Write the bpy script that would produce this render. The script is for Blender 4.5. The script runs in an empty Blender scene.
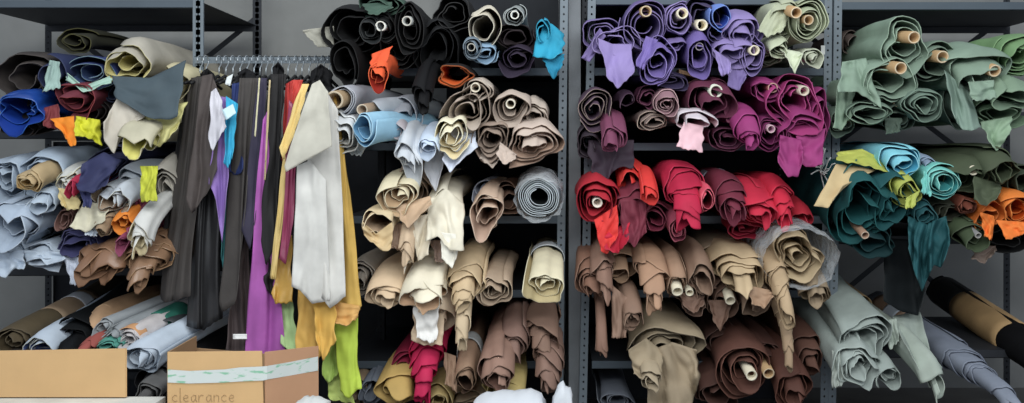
import bpy, math, random
from mathutils import Vector, noise
C = bpy.context.scene.collection
VX, VY, F, D, H = 550.0, 150.0, 800.0, 4.0, 1.5

def P(px, py, y=0.0):
    k = (D + y) / F
    return Vector(((px - VX) * k, y, H - (py - VY) * k))
def px2m(y): return (D + y) / F
def lin(c): 
    c = c / 255.0
    return c / 12.92 if c <= .04045 else ((c + .055) / 1.055) ** 2.4
def rgb(c): return (lin(c[0]), lin(c[1]), lin(c[2]), 1)
def mixc(a, b, t): return tuple(a[i] * (1 - t) + b[i] * t for i in range(3))

# ---------------------------------------------------------------- materials
MATS = {}
def mat(key, col, rough=.8, metal=0.0, bump=.25, scale=45, var=.16, sheen=.0, spec=.25, emis=None):
    k = (key, tuple(int(v) for v in col), rough, metal)
    if k in MATS: return MATS[k]
    m = bpy.data.materials.new(key); m.use_nodes = True
    nt = m.node_tree; b = nt.nodes['Principled BSDF']
    tc = nt.nodes.new('ShaderNodeTexCoord')
    n1 = nt.nodes.new('ShaderNodeTexNoise'); n1.inputs['Scale'].default_value = 7; n1.inputs['Detail'].default_value = 4
    n2 = nt.nodes.new('ShaderNodeTexNoise'); n2.inputs['Scale'].default_value = scale; n2.inputs['Detail'].default_value = 3
    nt.links.new(tc.outputs['Object'], n1.inputs['Vector']); nt.links.new(tc.outputs['Object'], n2.inputs['Vector'])
    r = nt.nodes.new('ShaderNodeValToRGB')
    r.color_ramp.elements[0].position = .3; r.color_ramp.elements[1].position = .7
    c = rgb(col)
    r.color_ramp.elements[0].color = tuple(v * (1 - var) for v in c[:3]) + (1,)
    r.color_ramp.elements[1].color = tuple(min(1, v * (1 + var)) for v in c[:3]) + (1,)
    nt.links.new(n1.outputs['Fac'], r.inputs['Fac']); nt.links.new(r.outputs['Color'], b.inputs['Base Color'])
    bp = nt.nodes.new('ShaderNodeBump'); bp.inputs['Strength'].default_value = bump; bp.inputs['Distance'].default_value = .004
    nt.links.new(n2.outputs['Fac'], bp.inputs['Height']); nt.links.new(bp.outputs['Normal'], b.inputs['Normal'])
    b.inputs['Roughness'].default_value = rough; b.inputs['Metallic'].default_value = metal
    b.inputs['Specular IOR Level'].default_value = spec
    if sheen: b.inputs['Sheen Weight'].default_value = sheen
    MATS[k] = m
    return m
def mute(c):
    g = (c[0] + c[1] + c[2]) / 3
    return tuple(min(255, v * .88 + g * .12 + 2) for v in c)
def hide_mats(col, inner=None, rim=None, rough=.72, metal=0.0, spec=.25):
    col = mute(col)
    inner = inner or mixc(col, (0, 0, 0), .10)
    rim = mixc(col, rim, .55) if rim else mixc(col, (215, 210, 200), .12)
    return [mat('leather', col, rough, metal, spec=spec), mat('suede_side', inner, max(rough, .6), metal, bump=.4, spec=.15), mat('cut_edge', rim, .85)]
def plastic():
    if 'pl' in MATS: return MATS['pl']
    m = bpy.data.materials.new('clear_plastic'); m.use_nodes = True
    nt = m.node_tree; nt.nodes.clear()
    o = nt.nodes.new('ShaderNodeOutputMaterial'); mx = nt.nodes.new('ShaderNodeMixShader')
    t = nt.nodes.new('ShaderNodeBsdfTransparent'); g = nt.nodes.new('ShaderNodeBsdfPrincipled')
    g.inputs['Base Color'].default_value = (.62, .65, .68, 1); g.inputs['Roughness'].default_value = .18
    lw = nt.nodes.new('ShaderNodeLayerWeight'); lw.inputs['Blend'].default_value = .35
    tc = nt.nodes.new('ShaderNodeTexCoord'); n = nt.nodes.new('ShaderNodeTexNoise'); n.inputs['Scale'].default_value = 22; n.inputs['Detail'].default_value = 5
    nt.links.new(tc.outputs['Object'], n.inputs['Vector'])
    bp = nt.nodes.new('ShaderNodeBump'); bp.inputs['Strength'].default_value = .9; bp.inputs['Distance'].default_value = .02
    nt.links.new(n.outputs['Fac'], bp.inputs['Height']); nt.links.new(bp.outputs['Normal'], g.inputs['Normal'])
    ma = nt.nodes.new('ShaderNodeMath'); ma.operation = 'MULTIPLY_ADD'; ma.inputs[1].default_value = .45; ma.inputs[2].default_value = .2
    nt.links.new(lw.outputs['Facing'], ma.inputs[0]); nt.links.new(ma.outputs[0], mx.inputs[0])
    nt.links.new(t.outputs[0], mx.inputs[1]); nt.links.new(g.outputs[0], mx.inputs[2]); nt.links.new(mx.outputs[0], o.inputs[0])
    MATS['pl'] = m
    return m
KRAFT = (180, 148, 108); PAPER = (225, 215, 190)

# ---------------------------------------------------------------- object helpers
def mesh_obj(name, vs, fs, mats, parent=None, origin=None, smooth=True, thick=None, fmat=None):
    me = bpy.data.meshes.new(name)
    og = Vector(origin) if origin is not None else Vector((0, 0, 0))
    me.from_pydata([tuple(Vector(v) - og) for v in vs], [], fs)
    if not isinstance(mats, list): mats = [mats]
    for m in mats: me.materials.append(m)
    if fmat: me.polygons.foreach_set('material_index', fmat)
    me.polygons.foreach_set('use_smooth', [smooth] * len(fs))
    me.update()
    o = bpy.data.objects.new(name, me); C.objects.link(o)
    if parent is not None: o.parent = parent
    else: o.location = og
    if thick:
        s = o.modifiers.new('thickness', 'SOLIDIFY'); s.thickness = thick; s.offset = 0
        if len(mats) > 1: s.material_offset = 1
        if len(mats) > 2: s.material_offset_rim = 2
        s.use_quality_normals = False
    return o
def tag(o, label=None, cat=None, group=None, kind=None):
    if label: o['label'] = label
    if cat: o['category'] = cat
    if group: o['group'] = group
    if kind: o['kind'] = kind
    return o
def empty(name, loc):
    o = bpy.data.objects.new(name, None); o.empty_display_size = .05; o.location = loc; C.objects.link(o); return o
class MB:
    def __init__(s): s.v = []; s.f = []
    def box(s, a, b):
        x0, y0, z0 = a; x1, y1, z1 = b; n = len(s.v)
        s.v += [(x0,y0,z0),(x1,y0,z0),(x1,y1,z0),(x0,y1,z0),(x0,y0,z1),(x1,y0,z1),(x1,y1,z1),(x0,y1,z1)]
        s.f += [tuple(n + i for i in q) for q in ((0,3,2,1),(4,5,6,7),(0,1,5,4),(1,2,6,5),(2,3,7,6),(3,0,4,7))]
        return s
    def bar(s, a, b, w, t, up=(0, 1, 0)):
        a = Vector(a); b = Vector(b); d = (b - a).normalized(); u = Vector(up); x = d.cross(u).normalized() * w / 2; u = x.cross(d).normalized() * t / 2
        n = len(s.v)
        for p in (a, b): s.v += [tuple(p - x - u), tuple(p + x - u), tuple(p + x + u), tuple(p - x + u)]
        s.f += [tuple(n + i for i in q) for q in ((0,3,2,1),(4,5,6,7),(0,1,5,4),(1,2,6,5),(2,3,7,6),(3,0,4,7))]
        return s
    def tube(s, pts, r, k=8, cap=True, closed=False):
        pts = [Vector(p) for p in pts]; n0 = len(s.v); N = len(pts)
        for i, p in enumerate(pts):
            d = (pts[min(i + 1, N - 1)] - pts[max(i - 1, 0)]).normalized()
            a = d.orthogonal().normalized() if abs(d.z) > .9 else d.cross(Vector((0, 0, 1))).normalized()
            b = d.cross(a)
            for j in range(k):
                t = 2 * math.pi * j / k
                s.v.append(tuple(p + (a * math.cos(t) + b * math.sin(t)) * r))
        for i in range(N - 1):
            for j in range(k):
                a = n0 + i * k + j; b = n0 + i * k + (j + 1) % k
                s.f.append((a, b, b + k, a + k))
        if cap:
            s.f.append(tuple(n0 + j for j in range(k))[::-1]); s.f.append(tuple(n0 + (N - 1) * k + j for j in range(k)))
        return s
    def build(s, name, m, parent=None, origin=None, smooth=False):
        return mesh_obj(name, s.v, s.f, m, parent, origin, smooth)

def lerp_poly(pts, t):
    # piecewise-linear along arc length
    if len(pts) == 1: return Vector(pts[0])
    L = [0]
    for a, b in zip(pts, pts[1:]): L.append(L[-1] + math.hypot(b[0] - a[0], b[1] - a[1]) + 1e-6)
    s = t * L[-1]
    for i in range(len(pts) - 1):
        if s <= L[i + 1] or i == len(pts) - 2:
            k = (s - L[i]) / (L[i + 1] - L[i]); k = min(max(k, 0), 1)
            return Vector(pts[i]) * (1 - k) + Vector(pts[i + 1]) * k
SEED = [7]
def nz(a, b=0.0, c=0.0): return noise.noise(Vector((a, b, c)))

# a hanging piece of hide: top edge and bottom edge, joined and folded
def sheet(name, top, bot, y0, y1, col, folds=2.0, amp=.02, parent=None, origin=None, na=22, nb=18, inner=None, rim=None,
          rough=.72, metal=0.0, thick=.003, side=3.0, mats=None, curl=.02, yr=0.0, spec=.25):
    SEED[0] += 1; sd = SEED[0] * 3.17
    folds *= .5; amp *= .75
    top = [Vector((p[0], p[1])) for p in top]; bot = [Vector((p[0], p[1])) for p in bot]
    vs = []; fs = []
    for i in range(na + 1):
        a = i / na
        T = lerp_poly(top, a); B = lerp_poly(bot, a)
        for j in range(nb + 1):
            b = j / nb
            q = T * (1 - b) + B * b
            edge = max(0, 1 - 8 * min(a, 1 - a))
            q.x += side * nz(sd, b * 3.1, a * 2) * (edge * .9 + .1) * min(1, b * 4)
            if b > .85: q.y += side * .8 * nz(a * 7, sd + 3)
            y = y0 + (y1 - y0) * b
            ph = 2 * math.pi * (folds * (a + .35 * nz(a * 2.2, sd + 8, b * .8)) + .5 * nz(sd + 5, b * 1.7)) + sd
            fold = math.sin(ph) * (.35 + .65 * b) + .35 * math.sin(2.3 * ph + 1.7 * b)
            y += amp * fold * (.5 + .5 * min(1, b * 3)) + amp * 1.2 * nz(a * 3.5, b * 3.5, sd) + yr * (a - .5)
            y -= curl * max(0, b - .8) * 5 * (.5 + nz(a * 4, sd))
            vs.append(P(q.x, q.y, y))
    for i in range(na):
        for j in range(nb):
            k = i * (nb + 1) + j
            fs.append((k, k + 1, k + nb + 2, k + nb + 1))
    m = mats or hide_mats(col, inner, rim, rough, metal, spec)
    if parent is None and origin is None: origin = vs[(na // 2) * (nb + 1)]
    return mesh_obj(name, vs, fs, m, parent, origin, True, thick)

GROUP = ['rolled hides']; CRUMPLE = [0, 0]
def roll(cx, cy, rx, ry, col, label, yf=-.18, turns=3.5, r0=.22, phi=10, oh=.28, cone=0.0, rag=.03, lob=.08, L=.85,
         tube=None, flaps=(), inner=None, rim=None, flare=1.0, rough=.72, metal=0.0, yaw=0.0, tilt=0.0, wrap=False, sag=0.0,
         thick=.0035, name='leather_roll', cat='leather roll', group=None, flat=0.0, sleeve=None, spec=.25, crum=1.0, rot=None):
    """A hide rolled into a spiral; front end of its axis at pixel (cx,cy) and depth yf, back end deep in the shelf."""
    SEED[0] += 1; rnd = random.Random(SEED[0]); sd = rnd.uniform(0, 90)
    m = px2m(yf); RX = rx * m * 1.05; RY = ry * m * 1.05
    tip = P(cx, cy, yf)
    ph = math.radians(phi); ti = math.radians(tilt); yw = math.radians(yaw)
    STEP = .02
    # backward branch
    def ang(d):      # d: distance behind the tip
        if d < 0: return min(ph + (-d) / max(oh, .05) * max(ph, .25) * .8, math.radians(82)) if ph > .05 else ph
        if d > oh: return ti
        return ti + (ph - ti) * (1 - d / oh)
    def walk(sign, n):
        p = tip.copy(); out = [(p.copy(), ang(0))]
        for i in range(n):
            a = ang(sign * (i + .5) * STEP)
            dr = Vector((math.sin(yw), math.cos(yw) * math.cos(a), math.sin(a)))
            p = p + dr * STEP * sign; out.append((p.copy(), ang(sign * (i + 1) * STEP)))
        return out
    back = walk(1, int(L / STEP) + 2); fwd = walk(-1, 40)
    def frame(s):    # s>0 behind the tip, s<0 beyond it
        arr = back if s >= 0 else fwd; t = abs(s) / STEP; i = min(int(t), len(arr) - 2); k = min(t - i, 1)
        p = arr[i][0].lerp(arr[i + 1][0], k); a = arr[i][1] * (1 - k) + arr[i + 1][1] * k
        up = Vector((0, -math.sin(a), math.cos(a)))
        return p, up
    th0 = rnd.uniform(0, 6.28) if rot is None else math.radians(rot); dr = rnd.choice((-1, 1)); p1 = rnd.uniform(0, 6.28); p2 = rnd.uniform(0, 6.28)
    NU = max(44, int(turns * 30)); NW = 17
    if rag > .02: rag = rag * 1.35 + .008; cone += .015
    if CRUMPLE[0]: crum *= CRUMPLE[0]; turns += CRUMPLE[1]; flare *= 1.35; rag *= 1.15; lob += .03
    if cone >= .1: cone *= 1.3; turns += 2; flare *= 1.4
    if tube: tube = (tube[0] + .02,) + tuple(tube[1:])
    vs = []; fs = []
    pitch = (1 - r0) / turns
    for i in range(NU + 1):
        u = i / NU
        th = th0 + dr * 2 * math.pi * turns * u
        e = cone * ((.3 if cone > .09 else .7) - u) + rag * (1.5 * nz(u * turns * 1.5, sd) + .8 * nz(u * turns * 3.6, sd + 9) + .2 * nz(u * turns * 12, sd + 9))
        fl = .5 + .9 * nz(u * turns * 2.6, sd + 20) + .5 * nz(u * turns * 6, sd + 27)
        for j in range(NW + 1):
            w = 1 - (1 - j / NW) ** 1.7
            s = L - w * (L + e)
            p, up = frame(s)
            base = r0 + (1 - r0) * u
            fr = w ** 5
            lb = lob * (.55 + .45 * fr)
            g = 1 + lb * (1.0 * math.sin(2 * th + p1) + .7 * math.sin(3 * th + p2) + .5 * math.sin(5 * th + p1 * 2))
            g += crum * .10 * nz(math.cos(th) * 1.6, math.sin(th) * 1.6, sd + s * 4) * (.5 + u)
            rr = base * g + pitch * (.35 * nz(u * turns * 3.2, sd + 40, s * 3) + flare * fr * max(-.3, fl))
            x = math.cos(th) * rr; z = math.sin(th) * rr
            if flat and z < 0: z *= 1 - flat
            z -= sag * x * x
            bey = max(0, .05 - s) if rag > .02 else 0
            z -= 3.5 * bey * bey / max(RY, .03) * (.4 + u * .6)
            q = p + Vector((math.cos(yw), -math.sin(yw), 0)) * x * RX + up * z * RY
            vs.append(q)
    for i in range(NU):
        for j in range(NW):
            k = i * (NW + 1) + j
            f = (k, k + 1, k + NW + 2, k + NW + 1)
            fs.append(f if dr < 0 else f[::-1])
    hm = hide_mats(col, inner, rim, rough, metal, spec)
    g = group or GROUP[0]
    origin = tip - Vector((0, 0, RY))
    multi = tube or flaps or wrap or sleeve
    if not multi:
        o = mesh_obj(name, vs, fs, hm, None, origin, True, thick)
        return tag(o, label, cat, g)
    e = tag(empty(name, origin), label, cat, g)
    mesh_obj('rolled_hide', vs, fs, hm, e, origin, True, thick)
    if tube:
        tl, trp = tube[0], tube[1]; tc = tube[2] if len(tube) > 2 else KRAFT; dx, dy = (tube[3] if len(tube) > 3 else (0, 0))
        tr = trp * m; tv = []; tf = []; K = 20
        ss = [L, L * .5, .2, .06, 0, -tl]
        off = Vector((dx * m, 0, -dy * m))
        _, ua = frame(0.02)
        pa, _ = frame(0); fd = (frame(0)[0] - frame(.04)[0]).normalized()
        rings = []
        for s in ss:
            if s >= 0: p, up = frame(s)
            else: p = pa + fd * (-s); up = ua
            rings.append((p + off, up, tr))
        p, up, _ = rings[-1]
        rings.append((p, up, tr * .78)); rings.append((p - fd * .12, up, tr * .76)); 
        for p, up, r in rings:
            for j in range(K):
                t = 2 * math.pi * j / K
                tv.append(p + Vector((math.cos(t) * r, 0, 0)) + up * math.sin(t) * r)
        for i in range(len(rings) - 1):
            for j in range(K):
                a = i * K + j; b = i * K + (j + 1) % K
                tf.append((a, b, b + K, a + K))
        fm = [0] * (K * (len(rings) - 1))
        for q in range(K): fm[(len(rings) - 3) * K + q] = 1
        n = len(tv); tf.append(tuple(range(n - K, n))); fm.append(2)
        mesh_obj('cardboard_tube', tv, tf, [mat('cardboard', tc, .8), mat('cardboard_cut', mixc(tc, (240, 232, 212), .5), .8), mat('tube_hollow', (35, 30, 26), .9)], e, origin, True, None, fm)
    for fl in flaps:
        fl = dict(fl); fc = fl.pop('col', col); nm = fl.pop('name', 'loose_flap')
        fy0 = fl.pop('y0', yf - .02); fy1 = fl.pop('y1', yf - .05)
        tp = fl.pop('top'); bt = fl.pop('bot')
        fl.setdefault('rough', rough); fl.setdefault('amp', .012)
        sheet(nm, tp, bt, fy0, fy1, fc, parent=e, origin=origin, **fl)
    if sleeve:   # (start, end, colour, radius factor, part name): paper or hide wrapped round the body
        for (s0, s1, sc, rf, nm) in sleeve:
            tv = []; tf = []; K = 28; NS = 8
            for i in range(NS + 1):
                s = s0 + (s1 - s0) * i / NS; p, up = frame(s)
                for j in range(K):
                    t = 2 * math.pi * j / K; r = rf * (1 + .02 * nz(math.cos(t), math.sin(t), s * 5 + sd))
                    tv.append(p + Vector((math.cos(t) * r * RX, 0, 0)) + up * math.sin(t) * r * RY)
            for i in range(NS):
                for j in range(K):
                    a = i * K + j; b = i * K + (j + 1) % K
                    tf.append((a, b, b + K, a + K))
            mesh_obj(nm, tv, tf, [mat('wrap', sc, .7)] * 1, e, origin, True, .003)
    if wrap:
        wv = []; wf = []; K = 48; NS = 16
        wr = wrap if isinstance(wrap, (int, float)) and wrap is not True else 1.12
        for i in range(NS + 1):
            s = .55 - (.55 + .06) * i / NS; p, up = frame(s)
            for j in range(K):
                t = 2 * math.pi * j / K
                r = wr + .16 * nz(math.cos(t) * 2.5, math.sin(t) * 2.5, s * 9 + sd) + (.12 * nz(t * 4, s * 20) if i > 13 else 0)
                wv.append(p + Vector((math.cos(t) * r * RX, 0, 0)) + up * math.sin(t) * r * RY)
        for i in range(NS):
            for j in range(K):
                a = i * K + j; b = i * K + (j + 1) % K
                wf.append((a, b, b + K, a + K))
        mesh_obj('plastic_wrap', wv, wf, plastic(), e, origin, True)
    return e

# ---------------------------------------------------------------- camera, light, room
cd = bpy.data.cameras.new('camera'); cam = bpy.data.objects.new('camera', cd); C.objects.link(cam)
cam.location = (0, -D, H); cam.rotation_euler = (math.pi / 2, 0, 0)
cd.sensor_width = 36; cd.lens = F / 1024 * 36; cd.shift_x = -(VX - 512) / 1024; cd.shift_y = -(201.5 - VY) / 1024
cd.clip_start = .05
bpy.context.scene.camera = cam
sc = bpy.context.scene
sc.view_settings.view_transform = 'Standard'; sc.view_settings.look = 'None'; sc.view_settings.exposure = 0.0; sc.view_settings.gamma = 1.04
w = bpy.data.worlds.new('world'); sc.world = w; w.use_nodes = True
w.node_tree.nodes['Background'].inputs[0].default_value = (.80, .88, 1.0, 1); w.node_tree.nodes['Background'].inputs[1].default_value = .52
def area(name, loc, rot, sx, sy, e, col=(1, 1, 1)):
    l = bpy.data.lights.new(name, 'AREA'); l.shape = 'RECTANGLE'; l.size = sx; l.size_y = sy; l.energy = e; l.color = col
    o = bpy.data.objects.new(name, l); o.location = loc; o.rotation_euler = rot; C.objects.link(o); return o
area('ceiling_light', (-.6, -2.1, 3.3), (math.radians(30), 0, 0), 4.2, .6, 62, (.97, 1, .98))
area('ceiling_light', (.6, -4.2, 3.2), (math.radians(48), 0, 0), 4.5, .9, 110, (.97, 1, 1))

wallm = mat('painted_wall', (136, 137, 135), .9, bump=.15, scale=12, var=.06)
def struct(name, a, b, m):
    o = MB().box(a, b).build(name, m); tag(o, kind='structure'); return o
struct('floor', (-5.5, -7, -.1), (5.5, 1.1, 0), mat('concrete', (100, 98, 95), .8, var=.1, scale=20))
struct('wall_back', (-5.5, 1.05, 0), (5.5, 1.15, 3.6), wallm)

# ---------------------------------------------------------------- racks
lipm = mat('shaded_lip_steel', (78, 88, 97), .6, bump=.05, var=.06)  # steel darkened so the lips carry their shadow in the colour
steel = mat('grey_steel', (104, 114, 122), .55, .0, bump=.05, var=.06, spec=.4)
steeld = mat('dark_or_shaded_steel', (44, 47, 52), .6, .0, bump=.05, var=.08, spec=.3)
def post(parent, xt, xb, y, m, wx=.038, flip=1, zt=2.55, dep=.04):
    """perforated angle post; xt / xb: x at z=2.25 and z=.25"""
    vs = []; fs = []
    def X(z): return xb + (xt - xb) * (z - .25) / 2.0
    pitch = .036; n = int(zt / pitch); hr = .0052
    for i in range(n):
        z0 = i * pitch; z1 = z0 + pitch; zc = (z0 + z1) / 2; xc = X(zc)
        for (ox, lo, hi) in ((0, -wx / 2, wx / 2),):
            k = len(vs)
            ring = [(xc + hr * math.cos(t * math.pi / 4 + math.pi / 8), zc + hr * 1.15 * math.sin(t * math.pi / 4 + math.pi / 8)) for t in range(8)]
            out = [(X(z1) + hi, z1), (X(z1) + lo, z1), (X(z0) + lo, z0), (X(z0) + hi, z0)]
            vs += [(a, y, b) for a, b in ring] + [(a, y, b) for a, b in out]
            R = lambda q: k + q % 8; O = lambda q: k + 8 + q % 4
            # ring idx 0,1 upper right; 2,3 upper left; 4,5 lower left; 6,7 lower right
            fs += [(R(0), O(0), R(1)), (R(1), O(0), O(1), R(2)), (R(2), O(1), R(3)), (R(3), O(1), O(2), R(4)),
                   (R(4), O(2), R(5)), (R(5), O(2), O(3), R(6)), (R(6), O(3), R(7)), (R(7), O(3), O(0), R(0))]
    k = len(vs); e = flip * wx / 2
    z1 = n * pitch
    vs += [(X(0) + e, y, 0), (X(0) + e, y + dep, 0), (X(z1) + e, y + dep, z1), (X(z1) + e, y, z1)]
    fs.append((k, k + 1, k + 2, k + 3))
    o = mesh_obj('post', vs, fs, m, parent, parent.location, False, .0025)
    return o
def shelf(parent, x0, x1, z, y0=0.0, y1=.8, lip=.04, m=None):
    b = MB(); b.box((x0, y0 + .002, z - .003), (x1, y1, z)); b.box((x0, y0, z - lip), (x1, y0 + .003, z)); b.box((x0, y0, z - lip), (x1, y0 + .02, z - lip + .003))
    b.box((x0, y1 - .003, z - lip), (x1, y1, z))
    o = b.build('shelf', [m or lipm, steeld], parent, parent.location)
    o.data.polygons.foreach_set('material_index', [1] * 6 + [0] * 12 + [1] * 6)  # board and rear edge go dark: shade inside the shelf put into colour
    return o
def zpy(py): return H - (py - VY) / 200
def xpx(px): return (px - VX) / 200
RD = .8
def rack(label, name, xl, xr, lv, dark=False, shelf_x=None, brace=False):
    cx = (xpx(xl[1]) + xpx(xr[1])) / 2
    e = tag(empty(name, (cx, RD / 2, 0)), label, 'shelving', 'grey perforated steel shelving units')
    post(e, xpx(xl[0]), xpx(xl[1]), -.004, steel, flip=-1); post(e, xpx(xr[0]), xpx(xr[1]), -.004, steel, flip=1)
    post(e, xpx(xl[0]), xpx(xl[1]), RD, steeld, flip=-1); post(e, xpx(xr[0]), xpx(xr[1]), RD, steeld, flip=1)
    sx = shelf_x or (xl[0], xr[0])
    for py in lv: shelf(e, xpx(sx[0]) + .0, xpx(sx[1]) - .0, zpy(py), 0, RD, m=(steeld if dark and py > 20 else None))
    if brace:
        x0, x1 = xpx(xl[1]), xpx(xr[1])
        for (za, zb) in brace:
            MB().bar((x0, RD + .02, za), (x1, RD + .02, zb), .03, .004).build('cross_brace', steeld, e, e.location)
            MB().bar((x0, RD + .026, zb), (x1, RD + .026, za), .03, .004).build('cross_brace', steeld, e, e.location)
    return e
rl = rack('grey steel shelving unit at the far left holding mixed blue, cream and navy rolls', 'shelving_unit', (-52, -52), (197, 197), (0, 131, 268, 372), dark=True, brace=((.35, 1.45), (1.3, 2.3)))
rb = rack('grey steel shelving unit between the hanging hides and the double uprights', 'shelving_unit', (200, 200), (564, 559), (68, 143, 216, 290, 361), shelf_x=(345, 562))
rc = rack('grey steel shelving unit in the centre holding purple, red and brown rolls', 'shelving_unit', (592, 583), (828, 824), (-3, 68, 143, 216, 290, 361))
rr_ = rack('grey steel shelving unit at the far right holding sage green and teal rolls', 'shelving_unit', (838, 832), (1098, 1098), (2, 112, 236, 350), dark=True, brace=((.35, 1.45), (1.3, 2.3)))
dk = mat('shade_backing', (44, 46, 50), .9, bump=.05)  # dark sheets added behind the racks to stand in for interior shade
MB().box((xpx(199), RD + .03, zpy(470)), (xpx(560), RD + .04, zpy(135))).build('back_or_shade_panel', dk, rb, rb.location)
MB().box((xpx(425), RD + .03, zpy(135)), (xpx(560), RD + .04, zpy(-60))).build('back_or_shade_panel', dk, rb, rb.location)
MB().box((xpx(-50), RD + .03, zpy(470)), (xpx(195), RD + .04, zpy(140))).build('back_or_shade_panel', dk, rl, rl.location)
MB().box((xpx(585), RD + .03, zpy(470)), (xpx(826), RD + .04, zpy(-60))).build('back_or_shade_panel', dk, rc, rc.location)
# dark side panel between the double uprights
MB().box((xpx(569), .05, 0), (xpx(581), RD, 2.5)).build('side_panel', mat('dark_panel', (116, 120, 124), .7), rc, rc.location)
# garment rail
g = MB(); g.box((xpx(197), -.03, zpy(64)), (xpx(352), -.027, zpy(57))); g.box((xpx(197), -.03, zpy(57.6)), (xpx(352), .0, zpy(57)))
for k in range(22): g.box((xpx(204 + k * 6.6), -.032, zpy(61.5)), (xpx(206 + k * 6.6), -.029, zpy(59.8)))
g.build('garment_rail', steel, rb, rb.location)
post(rb, xpx(362), xpx(362), .45, steeld)
# ================================================================ CENTRE UNIT
# --- purple row
GROUP[0] = 'purple and lilac leather rolls on the top shelf of the centre unit'
PU = (112, 96, 152); PUL = (136, 119, 178); PUD = (62, 53, 88)
roll(645, 24, 22, 25, (96, 82, 136), 'big purple roll with a cardboard tube, topmost left of the purple row', yf=-.2, turns=4.5, r0=.28, lob=.06, tube=(.07, 5.5, KRAFT, (-1, -12)), rim=(150, 135, 180), tilt=3, phi=8)
roll(616, 42, 19, 13, PUL, 'loosely folded lilac hide with a pointed flap at the left end of the purple row', yf=-.22, turns=2.4, lob=.16, phi=14, flaps=[
    dict(top=[(598, 38), (612, 44), (632, 44)], bot=[(607, 76), (618, 89), (634, 72)], y0=-.22, y1=-.3, folds=1.3, amp=.015),
    dict(top=[(600, 28), (606, 36)], bot=[(581, 58), (590, 62)], y0=-.2, y1=-.15, folds=1, amp=.01, col=PU)])
roll(603, 32, 16, 14, PU, 'dull purple hide bundle behind the pointed lilac flap', yf=-.12, turns=3, phi=10)
roll(680, 18, 14, 14, PUL, 'lavender roll with tight rings around a cream tube', yf=-.22, turns=3.5, r0=.4, tube=(.03, 5.5, PAPER, (1, -4)), rim=(165, 150, 200), phi=6)
roll(701, 17, 17, 20, PUD, 'dark purple roll with a tube, between the lavender and the bright blue rolls', yf=-.16, turns=3, r0=.3, tube=(.06, 5.5, PAPER, (-2, 8)))
roll(722, 18, 10, 12, (100, 132, 214), 'small bright blue roll among the purple ones', yf=-.26, turns=1.6, r0=.5, phi=22, inner=(44, 66, 150), lob=.04, rag=.01)
roll(718, 33, 10, 10, (72, 62, 116), 'dark indigo hollow roll just under the bright blue one', yf=-.24, turns=2, r0=.4, phi=15)
roll(742, 32, 17, 18, PUL, 'large lilac roll sagging at the right of the purple row', yf=-.25, turns=3.2, phi=30, cone=.05, lob=.1)
roll(734, 52, 17, 12, PUL, 'wide lilac folded hide hanging over the magenta row', yf=-.27, turns=2.6, phi=30, lob=.12, flaps=[
    dict(top=[(712, 48), (730, 60)], bot=[(722, 76), (732, 72)], y0=-.27, y1=-.32, amp=.014),
    dict(top=[(726, 58), (745, 66)], bot=[(729, 86), (738, 91), (746, 78)], y0=-.22, y1=-.26, col=PU)])
roll(753, 55, 13, 17, PU, 'purple roll with a cream tube at the right end of the purple row', yf=-.25, turns=3, r0=.36, tube=(.03, 5, PAPER, (-1, -5)), rim=(160, 145, 200))
roll(699, 55, 13, 19, (110, 92, 164), 'tall oval purple roll low in the middle of the purple row', yf=-.24, turns=3.4, r0=.3, lob=.12, phi=20, tube=(.02, 4, (70, 60, 90), (-1, -10)))
roll(658, 61, 17, 21, (114, 96, 168), 'oval purple spiral roll low at the left of the purple row', yf=-.26, turns=4.2, r0=.22, lob=.12, phi=14, rim=(165, 150, 205), flaps=[
    dict(top=[(646, 36), (658, 40)], bot=[(636, 66), (644, 70)], y0=-.25, y1=-.29, amp=.012)])
roll(676, 43, 9, 6, PU, 'flattened purple roll end poking left between the two oval purple rolls', yf=-.2, turns=2, lob=.1)
roll(667, 78, 18, 8, PUD, 'flat dark purple hide end at the bottom of the purple row', yf=-.15, turns=2.5, lob=.1)
GROUP[0] = 'pale green leather rolls on the top shelf of the centre unit'
GN = (176, 182, 152)
roll(784, 18, 15, 18, GN, 'pale green roll with a tube pointing up at the top of the centre unit', yf=-.18, turns=2.6, r0=.3, phi=16, tube=(.13, 5.5, KRAFT, (3, -8)), flaps=[
    dict(top=[(775, 4), (790, 14)], bot=[(757, 30), (768, 37), (784, 30)], y0=-.2, y1=-.26, amp=.015)])
roll(808, 21, 19, 22, (166, 176, 142), 'large pale green spiral roll with a tube at its heart', yf=-.24, turns=6, r0=.26, lob=.03, tube=(.02, 5, KRAFT, (-2, -1)), rim=(205, 210, 185), flare=.6)
roll(778, 46, 10, 9, (182, 190, 160), 'small pale green spiral roll under the one with the upright tube', yf=-.22, turns=3.2, lob=.06)
roll(813, 56, 9, 8, (190, 196, 172), 'smallest pale green roll beside the post label', yf=-.2, turns=2.5, lob=.1)
roll(768, 57, 14, 9, (118, 122, 100), 'dim olive green flattened roll behind the pale green ones', yf=-.1, turns=4, lob=.06)
tag(sheet('leather_hide', [(779, 48), (800, 52)], [(786, 56), (795, 74), (803, 54)], -.24, -.3, (196, 204, 176), amp=.012), 'pale green pointed hide corner hanging above the magenta rolls', 'leather hide')

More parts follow.
